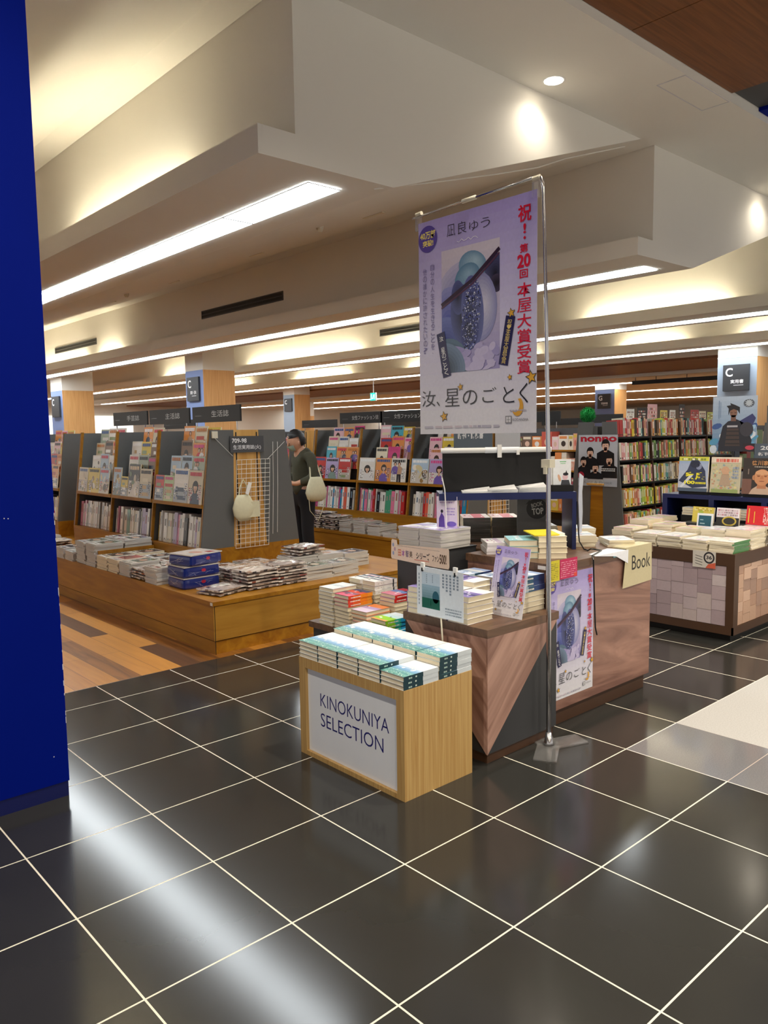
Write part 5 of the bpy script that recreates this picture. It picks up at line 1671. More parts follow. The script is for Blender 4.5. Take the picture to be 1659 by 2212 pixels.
ARTS_B = {'B': 1, 'pal': ['pink', 'white', 'red', 'pink', 'magenta', 'cream', 'white', 'purple', 'yellow', 'cyan', 'orange'], 'styles': ['person', 'person', 'type'],
          (2, 0, 0): ('red', 'person', 'red fashion magazine', .27, .29), (2, 0, 1): ('purple', 'person', 'purple fashion magazine', .27, .28), (2, 0, 2): ('red', 'type', 'red and white magazine', .26, .28),
          (1, 0, 0): ('white', 'person', 'white portrait magazine', .32, .29), (1, 0, 1): ('orange', 'person', 'orange magazine with a youth', .3, .29), (1, 0, 2): ('white', 'person', 'white fashion magazine', .26, .29),
          (0, 0, 0): ('pale blue', 'still', 'blue painted-cover magazine', .3, .29), (0, 0, 1): ('purple', 'person', 'purple portrait magazine', .3, .29), (0, 0, 2): ('grey-green', 'still', 'grey-green magazine', .28, .28)}
gondola(2.465, 5.11, 3, 'nearest grey and oak magazine rack, left of the standing shopper', 'near left rack', ARTS_A, SP_A, 3)
gondola(5.59, 4.82, 3, 'grey and oak magazine rack full of fashion magazines, right of the shopper', 'fashion rack', ARTS_B, SP_B, 4, TBZ=0.391)
ARTS_C = {'pal': ['red', 'orange', 'pink', 'white', 'yellow', 'cyan'], 'styles': ['still', 'type', 'person']}
gondola(2.465, 8.55, 2, 'grey magazine rack at the far left next to the blue pillar', 'far left rack', ARTS_C, SP_A, 5, 4)
gondola(5.59, 8.3, 2, 'magazine rack half hidden behind the standing shopper', 'rack behind shopper', ARTS_B, SP_B, 6, 3, low=False, TBZ=0.391)

# end of the near rack: wire grid, tote sample, black notice, cords
t = thing('wire_grid', 'white wire grid panel hung on the end of the near magazine rack', 'wire grid', (2.80, 5.075, .555))
b = MB()
for k in range(8):
    b.tube([(.05 * k - .02 * 0, 0, 0), (.05 * k + .04, 0, .79)], .0024, 'white wire', n=5)
b.build('upright_wires', t)
b = MB()
for k in range(20):
    b.tube([(.04 * k / 19, -.0045, .79 * k / 19), (.35 + .04 * k / 19, -.0045, .79 * k / 19)], .0024, 'white wire', n=5)
b.build('cross_wires', t)
t = thing('tote_bag', 'small cream cloth bag sample hanging on the wire grid', 'bag', (2.87, 5.045, .80))
b = MB()
V, F = [], []
prof = [(.0, .05, .012), (.05, .105, .03), (.12, .12, .034), (.2, .085, .02), (.235, .06, .010)]
for z, hw2, dp in prof:
    for k in range(12):
        a = 2 * PI * k / 12
        V.append((hw2 * math.cos(a) * (1 + .06 * math.sin(3 * a + z * 20)), -.01 + dp * math.sin(a), z))
for i in range(4):
    for k in range(12):
        F.append((i * 12 + k, i * 12 + (k + 1) % 12, (i + 1) * 12 + (k + 1) % 12, (i + 1) * 12 + k))
F += [tuple(range(12))[::-1], tuple(range(48, 60))]
b.shell(V, F, 'canvas'); b.build('body', t, smooth=True)
b = MB(); b.tube([(-.05, -.01, .22), (-.03, -.012, .31), (.01, .0, .37), (.04, -.012, .31), (.05, -.01, .22)], .006, 'canvas', n=6); b.build('handle', t)
b = MB(); b.T = Matrix.Translation((.02, -.04, .24)) @ Matrix.Rotation(.35, 4, 'Y'); b.box((-.018, 0, 0), (.018, .002, .11), 'print', '#f0f0ec'); b.T = None; b.build('price_tag', t)
b = MB(); b.T = Matrix.Translation((.085, -.03, .03)); b.box((-.07, 0, 0), (.07, .012, .14), 'canvas'); b.T = None; b.build('front_pouch', t)
b = MB(); b.box((0, 0.0005, 0), (.35, .004, .145), 'film print', '#2b2d33')
fr = Frame(b, (0, 0, 0), (1, 0, 0), (0, 0, 1), 'film print')
fr.text('709-98', .02, .085, .15, .04, '#e8e8ea', 0.02); fr.text('生活実用誌(火)', .03, .022, .29, .045, '#dfe0e4', 0.01)
tag(b.build('notice', None, (2.775, 5.072, 1.41)), 'black notice with white lettering above the wire grid', 'notice')
for k, (x, z1) in enumerate(((3.22, .65), (3.27, .66))):
    b = MB(); b.tube([(x + .01, 5.08, 1.5), (x, 5.077, 1.1), (x - .02, 5.077, z1)], .0022, 'white wire', n=5)
    tag(b.build('cord'), '%s thin white cord dangling beside the wire grid' % ('left', 'right')[k], 'cord')
b = MB(); b.tube([(2.62, 5.08, 1.55), (2.8, 5.075, 1.38)], .002, 'white wire', n=5); b.tube([(3.36, 5.08, 1.5), (3.16, 5.075, 1.34)], .002, 'white wire', n=5); b.box((2.60, 5.07, 1.54), (2.655, 5.085, 1.6), 'cream plastic')
b.build('tie'); tag(bpy.data.objects['tie'], 'thin white ties holding the wire grid on the grey rack end', 'tie')
# wire grid on the fashion rack end, seen under the navy shelf
t = thing('wire_grid', 'white wire grid seen below the navy shelf, on the fashion rack end', 'wire grid', (5.93, 4.785, .57))
b = MB()
for k in range(8): b.tube([(.05 * k, 0, 0), (.05 * k, 0, .75)], .0028, 'white wire', n=5)
b.build('upright_wires', t)
b = MB()
for k in range(16): b.tube([(0, -.005, .05 * k), (.35, -.005, .05 * k)], .0028, 'white wire', n=5)
b.build('cross_wires', t)
b = MB(); b.box((0, .0006, 0), (.62, .02, .29), 'print', '#5d6a76'); fr = Frame(b, (0, 0, 0), (1, 0, 0), (0, 0, 1)); fr.text('新刊・話題書', .04, .185, .42, .075, '#eef0f2', 0.03)
tag(b.build('shelf_sign', None, (5.36, 4.775, 1.30)), 'slate-blue sign with white lettering just below the hanging poster', 'sign')
b = MB(); b.box((0, 0, 0), (.45, .002, .27), 'print', '#c6c8cc')
tag(b.build('paper_sheet', None, (6.02, 4.77, 1.37)), 'blank pale paper below the hanging poster, right of the slate-blue sign', 'paper')

# black category signs above the racks
def top_sign(x, y, z, l, h, txt, lab, rz=0.0, sub=False):
    t = thing('category_sign', lab, 'sign', (x, y, z), rz, 'black category signs above the racks')
    b = MB(); b.box((0, -l / 2, 0), (.018, l / 2, h), 'black'); b.build('board', t)
    b = MB(); fr = Frame(b, (-.0006, l / 2, 0), (0, -1, 0), (0, 0, 1), 'film print')
    if txt: fr.text(txt, l * (.42 if not sub else .3), h * .32, l * (.36 if not sub else .62), h * .4, '#c9c9c6', 0.0)
    fr.rect(l * .06, h * .4, l * .2, h * .44, '#6a6a6a')
    b.build('lettering', t)
    b = MB()
    for s in (-1, 1): b.tube([(.009, s * l * .42, 0), (.009, s * l * .42, -.10)], .006, 'steel', n=6)
    b.build('post', t)


for k, (yc, tx) in enumerate(((5.58, '生活誌'), (6.52, '主活誌'), (7.45, '手芸誌'))):
    top_sign(2.93, yc, 1.69, .87, .15, tx, ['rightmost', 'middle', 'leftmost'][k] + ' black sign on top of the near left rack')
for k, (yc, tx) in enumerate(((7.15, '女性ファッション誌'), (6.3, '女性ファッション誌'), (5.35, ''))):
    top_sign(6.05, yc, 1.70, .88, .15, tx, ['left', 'right', 'covered'][k] + ' black sign on top of the fashion rack', 0, True)

# ------------------------------------------------------------------ magazine piles on the oak tables
rngm = random.Random(77)


def magset(n, t_, cov, puff=0.0, l=.27, w=.215, pages='grey pages', gl='glossy print'):
    out = []
    for k in range(n):
        bg = pick(rngm, cov)
        mb = mag_mesh(l, w, t_, bg, pick(rngm, ['#3c3634', '#d8d2c8', '#8a4a40', '#e6e0d8', '#50506c']), None if puff else art_magtop(rngm, bg, ['#b85048', '#e0d8d0', '#6a7a6a', '#a8907c', '#45505c', '#d4b8a8']), pages, gl, puff, rngm)
        out.append(mb.mesh('magazine', smooth=False))
    return out


MA = 'magazines piled on the near oak table'
pale_ = magset(4, .0145, ['#e0d8cc', '#d8d4cc', '#cfc8ba', '#e4e0da'])
warm_ = magset(3, .0145, ['#e8c49c', '#e6d4b8', '#d8cbb8'], pages='pages')
rosy = magset(3, .0145, ['#e0b8ac', '#d8c4b4'], pages='pages')
wrap = magset(5, .024, ['#d8ccc4', '#cfc6c0', '#b8aaa4', '#e0d8d2'], .022, .285, .245, gl='film print')
grey_ = magset(4, .0135, ['#b8b2ac', '#a8a4a4', '#c4beb8', '#8c8a8c'])
Q = PI / 2
for k, (p_, x, y, n, t_, noun, desc, rz) in enumerate((
        (pale_, 2.02, 6.86, 7, .0148, 'pale magazine', 'leftmost front pile by the pillar, near oak table', PI),
        (pale_, 2.02, 6.62, 6, .0148, 'pale magazine', 'second front pile from the pillar, near oak table', PI),
        (pale_, 2.035, 6.365, 14, .0148, 'pale magazine', 'tall left front pile on near oak table', PI),
        (pale_, 2.035, 6.125, 14, .0148, 'pale magazine', 'tall right front pile on near oak table', PI),
        (pale_, 2.315, 6.365, 15, .0148, 'pale magazine', 'tall left inner pile on near oak table', PI),
        (pale_, 2.315, 6.125, 15, .0148, 'pale magazine', 'tall right inner pile on near oak table', PI),
        (warm_, 2.035, 5.875, 8, .0148, 'orange-topped magazine', 'fifth front pile on near oak table', PI),
        (warm_, 2.315, 5.875, 8, .0148, 'sand-coloured magazine', 'inner pile behind the orange-topped pile', PI),
        (rosy, 2.035, 5.635, 8, .0148, 'rosy magazine', 'sixth front pile on near oak table', PI),
        (pale_, 2.315, 5.635, 7, .0148, 'pale magazine', 'inner pile behind the rosy pile', PI),
        (pale_, 2.035, 5.395, 8, .0148, 'pale magazine', 'front pile right of the rosy pile', PI),
        (pale_, 2.315, 5.395, 7, .0148, 'pale magazine', 'inner pile left of the blue bundles', PI),
        (wrap, 2.05, 5.145, 4, .0235, 'film-wrapped magazine', 'short front pile of wrapped ones, near oak table', PI),
        (pale_, 2.315, 5.15, 7, .0148, 'pale magazine', 'inner pile behind the short wrapped pile', PI),
        (pale_, 2.035, 4.90, 9, .0148, 'pale magazine', 'front pile touching the blue bundles', PI),
        (grey_, 2.315, 4.90, 8, .0138, 'grey magazine', 'inner pile behind the blue bundles', PI),
        (wrap, 2.12, 4.17, 2, .027, 'film-wrapped magazine', 'low pile at the oak table corner', .25),
        (wrap, 2.42, 4.18, 6, .0255, 'film-wrapped magazine', 'tall wrapped pile right of the blue bundles', .05),
        (wrap, 2.70, 4.18, 7, .0235, 'film-wrapped magazine', 'second wrapped pile along the table end', -.04),
        (grey_, 2.965, 4.17, 8, .0138, 'grey magazine', 'third pile along the oak table end', PI),
        (grey_, 3.24, 4.17, 8, .0138, 'grey magazine', 'fourth pile along the oak table end', PI),
        (wrap, 2.46, 4.47, 5, .0255, 'film-wrapped magazine', 'rear pile before the grey rack end', 0),
        (wrap, 2.75, 4.48, 5, .0245, 'film-wrapped magazine', 'rear pile before the wire grid', .03),
        (grey_, 3.03, 4.46, 11, .0138, 'grey magazine', 'rear pile under the dark wrapped ones', PI),
        (grey_, 3.31, 4.46, 10, .0138, 'grey magazine', 'rear right pile on the near oak table', PI),
        (grey_, 3.59, 4.44, 9, .0138, 'grey magazine', 'rearmost right pile near oak table', PI),
        (wrap, 3.10, 4.48, 3, .0255, 'dark wrapped magazine', 'small pile on top of the rear grey pile', .1),
        (grey_, 2.46, 4.76, 7, .0138, 'grey magazine', 'pile against the left foot of the rack end', PI),
        (grey_, 2.78, 4.78, 7, .0138, 'grey magazine', 'pile right below the wire grid', PI))):
    zz = TBZ if desc != 'small pile on top of the rear grey pile' else TBZ + .155
    S(p_, x, y, zz, n, t_, noun, desc, 'wrapped_magazine' if p_ is wrap else 'magazine', 'magazine', MA, rz, .006, .05, 200 + k)
# oak divider tray on the table
t = thing('divider_rail', 'low oak divider rail beside the tall magazine piles', 'rail', (2.19, 6.0, TBZ + .0005))
b = MB(); b.box((-.27, -.008, 0), (.27, .006, .15), 'oak'); b.build('board', t)
# blue bundles
for k, (rz, dx, z) in enumerate(((.0, 0, 0), (.03, .0, .089), (.20, .02, .178))):
    t = thing('wrapped_bundle', ['bottom of the three dark blue wrapped bundles on the oak table', 'middle one of the three dark blue wrapped bundles', 'top blue wrapped bundle, turned, with a pale magazine cover'][k], 'bundle', (2.115 + dx, 4.59, TBZ + .001 + z), rz, 'dark blue wrapped bundles')
    b = MB()
    hw, hd = .165, .142
    V, F = [], []
    n = 28
    for (z_, s_) in ((.0, .95), (.012, 1), (.05, 1.0), (.07, .985), (.078, .94)):
        for q in range(n):
            a = 2 * PI * q / n
            c_, s2 = math.cos(a), math.sin(a)
            ex = math.copysign(abs(c_) ** .25, c_); ey = math.copysign(abs(s2) ** .25, s2)
            V.append((hw * s_ * ex + .0015 * math.sin(q * 5 + k), hd * s_ * ey + .0015 * math.cos(q * 3), z_))
    for i in range(4):
        for q in range(n):
            F.append((i * n + q, i * n + (q + 1) % n, (i + 1) * n + (q + 1) % n, (i + 1) * n + q))
    F += [tuple(range(n))[::-1], tuple(range(4 * n, 5 * n))]
    b.shell(V, F, 'film print', '#20307c')
    fr = Frame(b, (-hw, -hd, .0783), (1, 0, 0), (0, 1, 0), 'film print')
    b.build('wrapping', t)
    b = MB(); b.box((-hw * .96, -hd * .96, .0785), (hw * .96, hd * .96, .086), 'grey pages', None, t=('glossy print', '#d8cfc8'))
    fr = Frame(b, (-hw * .94, -hd * .94, .0862), (1, 0, 0), (0, 1, 0), 'glossy print')
    fr.rect(.02, .03, .24, .2, '#e2d6cc'); fr.up(); fr.ell(.14, .11, .05, .06, '#d8a898'); fr.rect(.2, .02, .26, .08, '#c85048'); fr.rect(.04, .05, .09, .1, '#b8c4c0')
    b.build('cover_sheet', t)
    b = MB()
    for (x0, y0, w_, h_) in ((-hw - .0008, -.06, .0, 0),):
        fr = Frame(b, (-hw - .0012, hd * .8, .008), (0, -1, 0), (0, 0, 1), 'film print')
        rr = random.Random(k)
        for q in range(5): fr.stroke([(rr.uniform(0, .18), rr.uniform(.005, .055)), (rr.uniform(0, .18), rr.uniform(.005, .055))], .0016, '#c8cce0')
        fr = Frame(b, (-hw * .8, -hd - .0012, .008), (1, 0, 0), (0, 0, 1), 'film print')
        fr.ell(.14, .04, .02, .013, '#b8304c')
        for q in range(5): fr.stroke([(rr.uniform(0, .24), rr.uniform(.005, .055)), (rr.uniform(0, .24), rr.uniform(.005, .055))], .0016, '#9aa4d0')
    b.build('print', t)
# red packs by the far left rack
for k in range(4):
    b = MB(); b.box((-.14, -.13, 0), (.14, .13, .055), 'film print', '#c01c30'); fr = Frame(b, (-.1405, .13, 0), (0, -1, 0), (0, 0, 1), 'film print'); blocks(fr, random.Random(k), .03, .01, .23, .045, ['#f0d0d4', '#d83c50'], 2, .5)
    tag(b.build('red_pack', None, (2.05, 8.0 + .0 * k, TBZ + .15 + .0565 * k), .1 * k), CNT[3 - k] + ' red film-wrapped pack of the pile beside the blue pillar', 'pack', 'red packs by the pillar')
S(pale_, 2.03, 8.0, TBZ, 10, .0148, 'pale magazine', 'pile under the red packs by the pillar', 'magazine', 'magazine', MA, PI, .006, .05, 300)
S(pale_, 2.03, 7.72, TBZ, 9, .0148, 'pale magazine', 'pile right of the red packs by the pillar', 'magazine', 'magazine', MA, PI, .006, .05, 301)
S(wrap, 2.03, 7.43, TBZ, 5, .0235, 'film-wrapped magazine', 'wrapped pile between pillar and tall piles', 'wrapped_magazine', 'magazine', MA, PI, .006, .05, 302)

MBG = 'magazines piled on the middle oak table'
dark = magset(4, .024, ['#c8b8b4', '#4a3c40', '#d8ccc8', '#5a4648'], .022, .285, .245, gl='film print')
for k, (p_, x, y, n, t_, noun, desc) in enumerate((
        (dark, 5.2, 7.55, 8, .024, 'film-wrapped magazine', 'leftmost wrapped pile on the middle oak table'),
        (dark, 5.2, 7.22, 8, .024, 'film-wrapped magazine', 'second wrapped pile on the middle oak table'),
        (dark, 5.2, 6.92, 8, .024, 'dark wrapped magazine', 'third wrapped pile on the middle oak table'),
        (dark, 5.2, 6.62, 7, .024, 'dark wrapped magazine', 'fourth wrapped pile on the middle oak table'),
        (grey_, 5.19, 6.30, 10, .0138, 'grey magazine', 'left grey pile on the middle oak table'),
        (grey_, 5.19, 6.04, 10, .0138, 'grey magazine', 'middle grey pile on the middle oak table'),
        (grey_, 5.19, 5.78, 9, .0138, 'grey magazine', 'right grey pile on the middle oak table'),
        (pale_, 5.19, 5.52, 3, .0148, 'pale magazine', 'low pile right of the grey piles, middle oak table'),
        (pale_, 5.19, 5.27, 3, .0148, 'pale magazine', 'next low pile on the middle oak table'),
        (warm_, 5.19, 5.02, 4, .0148, 'sand-coloured magazine', 'low pile behind the lilac booklets'),
        (warm_, 5.47, 5.4, 5, .0148, 'sand-coloured magazine', 'inner low pile on the middle oak table'),
        (grey_, 5.47, 6.5, 8, .0138, 'grey magazine', 'inner grey pile on the middle oak table'),
        (dark, 5.2, 4.75, 5, .024, 'dark wrapped magazine', 'pile below the navy shelf, middle table'))):
    S(p_, x, y, TBZ + .005, n, t_, noun, desc, 'wrapped_magazine' if p_ is dark else 'magazine', 'magazine', MBG, PI, .006, .05, 400 + k)

# ------------------------------------------------------------------ guidebook rack on the right, turned a quarter
GX, GY = 7.42, 4.0
t = thing('book_rack', 'dark five-shelf rack of guidebooks right of the idol magazine poster', 'rack', (GX, GY, 0))
RL = 3.0
ZS = (.36, .64, .92, 1.20, 1.48)
for xx in (0, RL):
    b = MB(); b.prism([(-.06, 0), (.24, 0), (.29, 1.66), (.10, 1.66)], 'x', xx, xx + .02, 'grey laminate'); b.prism([(.46, 0), (.78, 0), (.62, 1.66), (.41, 1.66)], 'x', xx, xx + .02, 'grey laminate'); b.build('end_panel', t)
    b = MB(); b.prism([(.2401, 0), (.4599, 0), (.4099, 1.5), (.2901, 1.5)], 'x', xx + .005, xx + .016, 'oak'); b.build('end_infill', t)
b = MB(); b.box((-.05, .24, .9), (.0, .46, .92), 'light oak'); b.build('end_shelf', t)
for k in range(5):
    y = -.05 + .032 * k
    b = MB(); b.box((.0205, y, ZS[k] - .022), (RL - .0005, .33, ZS[k] - .0005), 'black'); b.build('shelf', t)
for k in range(1, 4):
    x = .02 + k * .745
    b = MB(); b.prism([(-.05, .05), (-.02, .05), (.12, 1.66), (.09, 1.66)], 'x', x, x + .018, 'brown laminate'); b.build('divider', t)
b = MB(); b.box((.0205, .3305, 0), (RL - .0005, .36, 1.6), 'matt black'); b.build('back_panel', t)
rng = random.Random(31)
GB = [('salmon', '#d8806c'), ('pink', '#e0a0a0'), ('peach', '#e0b890'), ('yellow', '#dcc83c'), ('white', '#e8e2d6'), ('cream', '#dccfae'), ('green', '#7ca45c'), ('orange', '#dc9048'), ('red', '#b83c3c'), ('grey', '#a8a498'), ('teal', '#5c9c9c'), ('brown', '#7c5c44'), ('dark', '#2c2a2a'), ('lime', '#b4c850')]
SHN = ['bottom', 'fourth', 'third', 'second', 'top']
SP2 = {}
for s in range(5):
    for bay in range(4):
        x = GX + .03 + bay * .745 + .02
        end = GX + .02 + (bay + 1) * .745 - .012
        n = 0
        if bay > 2 and s < 3: continue
        while True:
            nm, col = pick(rng, GB if s < 4 else GB + [('teal', '#5c9c9c'), ('red', '#b83c3c')])
            th = pick(rng, [.03, .038, .046])
            if x + th > end or n > 19: break
            hh = pick(rng, [.2, .21, .225])
            k = (col, th, hh)
            if k not in SP2:
                b = MB(); b.box((0, 0, 0), (th, .15, hh), 'pages', None, l=('print', col), f=('print', col), r=('print', col))
                fr = Frame(b, (0, -.0005, 0), (1, 0, 0), (0, 0, 1)); r2 = random.Random(len(SP2)); fr.rect(th * .3, hh * .45, th * .7, hh * .85, pick(r2, ['#ffffff', '#403830', '#f0e0c0', '#b04040'])); fr.rect(th * .25, hh * .06, th * .75, hh * .16, pick(r2, ['#ffffff', '#303030', '#e8d080']))
                SP2[k] = b.mesh('guidebook')
            o = bpy.data.objects.new('guidebook', SP2[k])
            o.location = (x, GY - .035 + .032 * s + rng.uniform(0, .01), ZS[s])
            o.rotation_euler = (-.06, 0, 0)
            LINK(o)
            tag(o, '%s guidebook, %s from left, %s shelf, %s bay of the right rack' % (nm, ORD[min(n, 19)], SHN[s], ORD[bay]), 'book', 'guidebooks on the right rack')
            x += th + .0015
            n += 1
# idol magazine poster and the plush ball
b = MB(); PWn, PHn = .54, .62
b.box((0.0006, 0, 0), (.002, PWn, PHn), 'glossy print', '#c9ced6')
fr = Frame(b, (0, PWn, 0), (0, -1, 0), (0, 0, 1), 'glossy print')
fr.rect(0, 0, PWn, PHn, '#c4c9d2'); fr.up()
fr.rect(0, 0, PWn, PHn * .13, '#b4bcc8'); fr.up()
fr.text('nonno', .03, PHn * .865, PWn * .92, PHn * .1, '#c22438', 0.04); fr.up()


def member(cx, cy, s):
    w = PWn * s
    fr.poly([(max(.0, cx - w * 1.5), max(PHn * .14, cy - w * 3.0)), (min(PWn, cx + w * 1.5), max(PHn * .14, cy - w * 3.0)), (min(PWn, cx + w * 1.45), cy - w * 1.2), (min(PWn, cx + w * .45), cy - w * .7), (cx - w * .45, cy - w * .7), (max(0, cx - w * 1.45), cy - w * 1.2)], '#1b181b'); fr.up(.0002)
    fr.ell(cx, cy + w * .12, w * .7, w * .8, '#201a1a', 16); fr.up(.0002)
    fr.rect(cx - w * .25, cy - w * 1.0, cx + w * .25, cy - w * .3, '#d8a890'); fr.ell(cx, cy - w * .15, w * .56, w * .7, '#e6bca6', 16); fr.up(.0002)
    fr.poly([(cx - w * .6, cy + w * .2), (cx + w * .6, cy + w * .26), (cx + w * .42, cy + w * .75), (cx - w * .42, cy + w * .75)], '#201a1a')
    for k in (-1, 1): fr.rect(cx + k * w * .22 - w * .09, cy - w * .1, cx + k * w * .22 + w * .09, cy - w * .04, '#2a2020')
    fr.rect(cx - w * .12, cy - w * .5, cx + w * .12, cy - w * .44, '#a8605a'); fr.up(.0002)


member(PWn * .70, PHn * .80, .15); member(PWn * .31, PHn * .66, .13); member(PWn * .80, PHn * .52, .135); member(PWn * .14, PHn * .48, .125); member(PWn * .45, PHn * .37, .135)
blocks(fr, random.Random(1), PWn * .6, PHn * .3, PWn * .95, PHn * .37, ['#e8e8ec'], 2, .5); fr.ell(PWn * .08, PHn * .2, .045, .05, '#a8283c', 14)
fr.text('King & Prince', PWn * .16, PHn * .035, PWn * .72, PHn * .07, '#7c8490', -0.01)
o = b.build('poster', None, (GX - .012, 4.065, .885)); tag(o, 'magazine poster of five people in black, on the grey rack end', 'poster')
t = thing('plush_ball', 'bright green fuzzy ball on top of the rack above the idol poster', 'plush ball', (7.62, 4.62, 1.66))
b = MB()
rng = random.Random(3)
for k in range(420):
    u, v = rng.uniform(-1, 1), rng.uniform(0, 2 * PI)
    d = Vector((math.sqrt(1 - u * u) * math.cos(v), math.sqrt(1 - u * u) * math.sin(v), u))
    a = d.orthogonal().normalized(); c_ = d.cross(a)
    o_ = Vector((0, 0, .09))
    b.shell([o_ + d * .06 + a * .009, o_ + d * .06 - a * .0045 + c_ * .008, o_ + d * .06 - a * .0045 - c_ * .008, o_ + d * rng.uniform(.1, .112)], [(0, 1, 3), (1, 2, 3), (2, 0, 3)], 'green plush')
b.build('tufts', t)
b = MB(); b.lathe([(.01, .012), (.05, .03), (.073, .06), (.08, .09), (.073, .12), (.05, .15), (.01, .168)], 'green plush', n=16); b.build('core', t, smooth=True)
b = MB(); b.tube([(0, 0, -.02), (0, 0, .03)], .008, 'black', n=6); b.build('stem', t)
# small cards and signs along the top of that rack
rng = random.Random(41)
for k in range(9):
    x = GX + .35 + .27 * k
    w, h = rng.uniform(.14, .24), rng.uniform(.1, .2)
    nm, bg = [('white', '#d8dad8'), ('dark', '#2a2624'), ('pink', '#e0b0b4'), ('yellow', '#d8c468'), ('white', '#e8e6e0'), ('dark', '#36302e'), ('red', '#c04848'), ('cream', '#e8dcc0'), ('lime', '#c8d060')][k]
    b = MB(); b.box((0, .0006, 0), (w, .004, h), 'print', bg); fr = Frame(b, (0, 0, 0), (1, 0, 0), (0, 0, 1)); blocks(fr, rng, w * .1, h * .15, w * .9, h * .85, ['#a08c88', '#f4f0e8', '#605450', '#c86c5c'], 3, .4)
    b.box((w * .5 - .006, .004, -.06), (w * .5 + .006, .01, h * .5), 'clear plastic')
    tag(b.build('shelf_card', None, (x, GY + .17 + .012 * (k % 3), 1.69)), '%s card, %s from left on top of the right rack' % (nm, ORD[k]), 'card', 'cards on top of the right rack')

# ------------------------------------------------------------------ the shopper
def skin_body(name, verts, edges, radii, mt, parent, sub=2):
    me = bpy.data.meshes.new(name + '_wire')
    me.from_pydata(verts, edges, [])
    o = bpy.data.objects.new(name + '_wire', me)
    LINK(o)
    o.modifiers.new('skin', 'SKIN')
    sm = o.modifiers.new('smooth', 'SUBSURF'); sm.levels = sub; sm.render_levels = sub
    for v, r in zip(me.skin_vertices[0].data, radii):
        v.radius = r if isinstance(r, tuple) else (r, r)
    me.skin_vertices[0].data[0].use_root = True
    dg = bpy.context.evaluated_depsgraph_get()
    m2 = bpy.data.meshes.new_from_object(o.evaluated_get(dg))
    m2.materials.clear()
    m2.materials.append(MAT[mt])
    m2.polygons.foreach_set('use_smooth', [True] * len(m2.polygons))
    bpy.data.objects.remove(o)
    o2 = bpy.data.objects.new(name, m2)
    o2.parent = parent
    LINK(o2)
    return o2


P = thing('person', 'person in olive shirt and black trousers standing and reading, with a face mask', 'person', (4.55, 6.45, 0), math.radians(172))
#   +x is forward, +y is the person's left
jt = {'pel': (-.02, 0, .88), 'wst': (-.03, 0, 1.02), 'cst': (-.04, 0, 1.18), 'nb': (-.02, 0, 1.335), 'nk': (.03, 0, 1.40), 'hd': (.075, 0, 1.475), 'tp': (.06, 0, 1.555)}
V = [jt[k] for k in ('pel', 'wst', 'cst', 'nb', 'nk', 'hd', 'tp')]
E_ = [(0, 1), (1, 2), (2, 3), (3, 4), (4, 5), (5, 6)]
R_ = [(.105, .14), (.085, .12), (.095, .15), (.055, .085), .05, (.085, .07), (.06, .055)]
for s in (1, -1):
    b0 = len(V)
    V += [(-.03, s * .175, 1.30), (-.03, s * .225, 1.07), (.17, s * .15, 1.0), (.235, s * .105, 1.025), (.275, s * .085, 1.04)]
    E_ += [(3, b0), (b0, b0 + 1), (b0 + 1, b0 + 2), (b0 + 2, b0 + 3), (b0 + 3, b0 + 4)]
    R_ += [.05, .04, .028, (.022, .03), (.018, .032)]
    h = b0 + 4
    for j, (dy, L_) in enumerate(((.03, .055), (.01, .065), (-.01, .06), (-.028, .048))):
        f0 = len(V)
        V += [(.295, s * .085 + dy, 1.045), (.295 + L_ * .6, s * .085 + dy * 1.1, 1.04), (.295 + L_ * .9, s * .08 + dy * 1.1, 1.02)]
        E_ += [(h, f0), (f0, f0 + 1), (f0 + 1, f0 + 2)]
        R_ += [.010, .009, .007]
    f0 = len(V)
    V += [(.26, s * .05, 1.06), (.29, s * .04, 1.072), (.31, s * .038, 1.07)]
    E_ += [(b0 + 3, f0), (f0, f0 + 1), (f0 + 1, f0 + 2)]
    R_ += [.011, .010, .008]
    b0 = len(V)
    V += [(-.02, s * .085, .80), (.0, s * .1, .46), (-.03, s * .1, .10), (-.035, s * .1, .05), (.1, s * .115, .03)]
    E_ += [(0, b0), (b0, b0 + 1), (b0 + 1, b0 + 2), (b0 + 2, b0 + 3), (b0 + 3, b0 + 4)]
    R_ += [.085, .055, .036, .035, .03]
skin_body('body', V, E_, R_, 'skin', P)
# shirt
V = [(-.02, 0, .80), (-.03, 0, 1.02), (-.04, 0, 1.18), (-.02, 0, 1.33), (.015, 0, 1.385)]
E_ = [(0, 1), (1, 2), (2, 3), (3, 4)]
R_ = [(.13, .165), (.115, .15), (.118, .178), (.075, .11), .062]
for s in (1, -1):
    b0 = len(V)
    V += [(-.03, s * .18, 1.295), (-.03, s * .232, 1.07), (.13, s * .17, 1.005)]
    E_ += [(3, b0), (b0, b0 + 1), (b0 + 1, b0 + 2)]
    R_ += [.068, .062, .046]
skin_body('shirt', V, E_, R_, 'olive cloth', P)
V = [(-.02, 0, .88), (-.025, 0, 1.0)]; E_ = [(0, 1)]; R_ = [(.12, .155), (.105, .14)]
for s in (1, -1):
    b0 = len(V)
    V += [(-.02, s * .088, .78), (.0, s * .1, .46), (-.03, s * .1, .09)]
    E_ += [(0, b0), (b0, b0 + 1), (b0 + 1, b0 + 2)]
    R_ += [.098, .075, .07]
skin_body('trousers', V, E_, R_, 'black cloth', P)
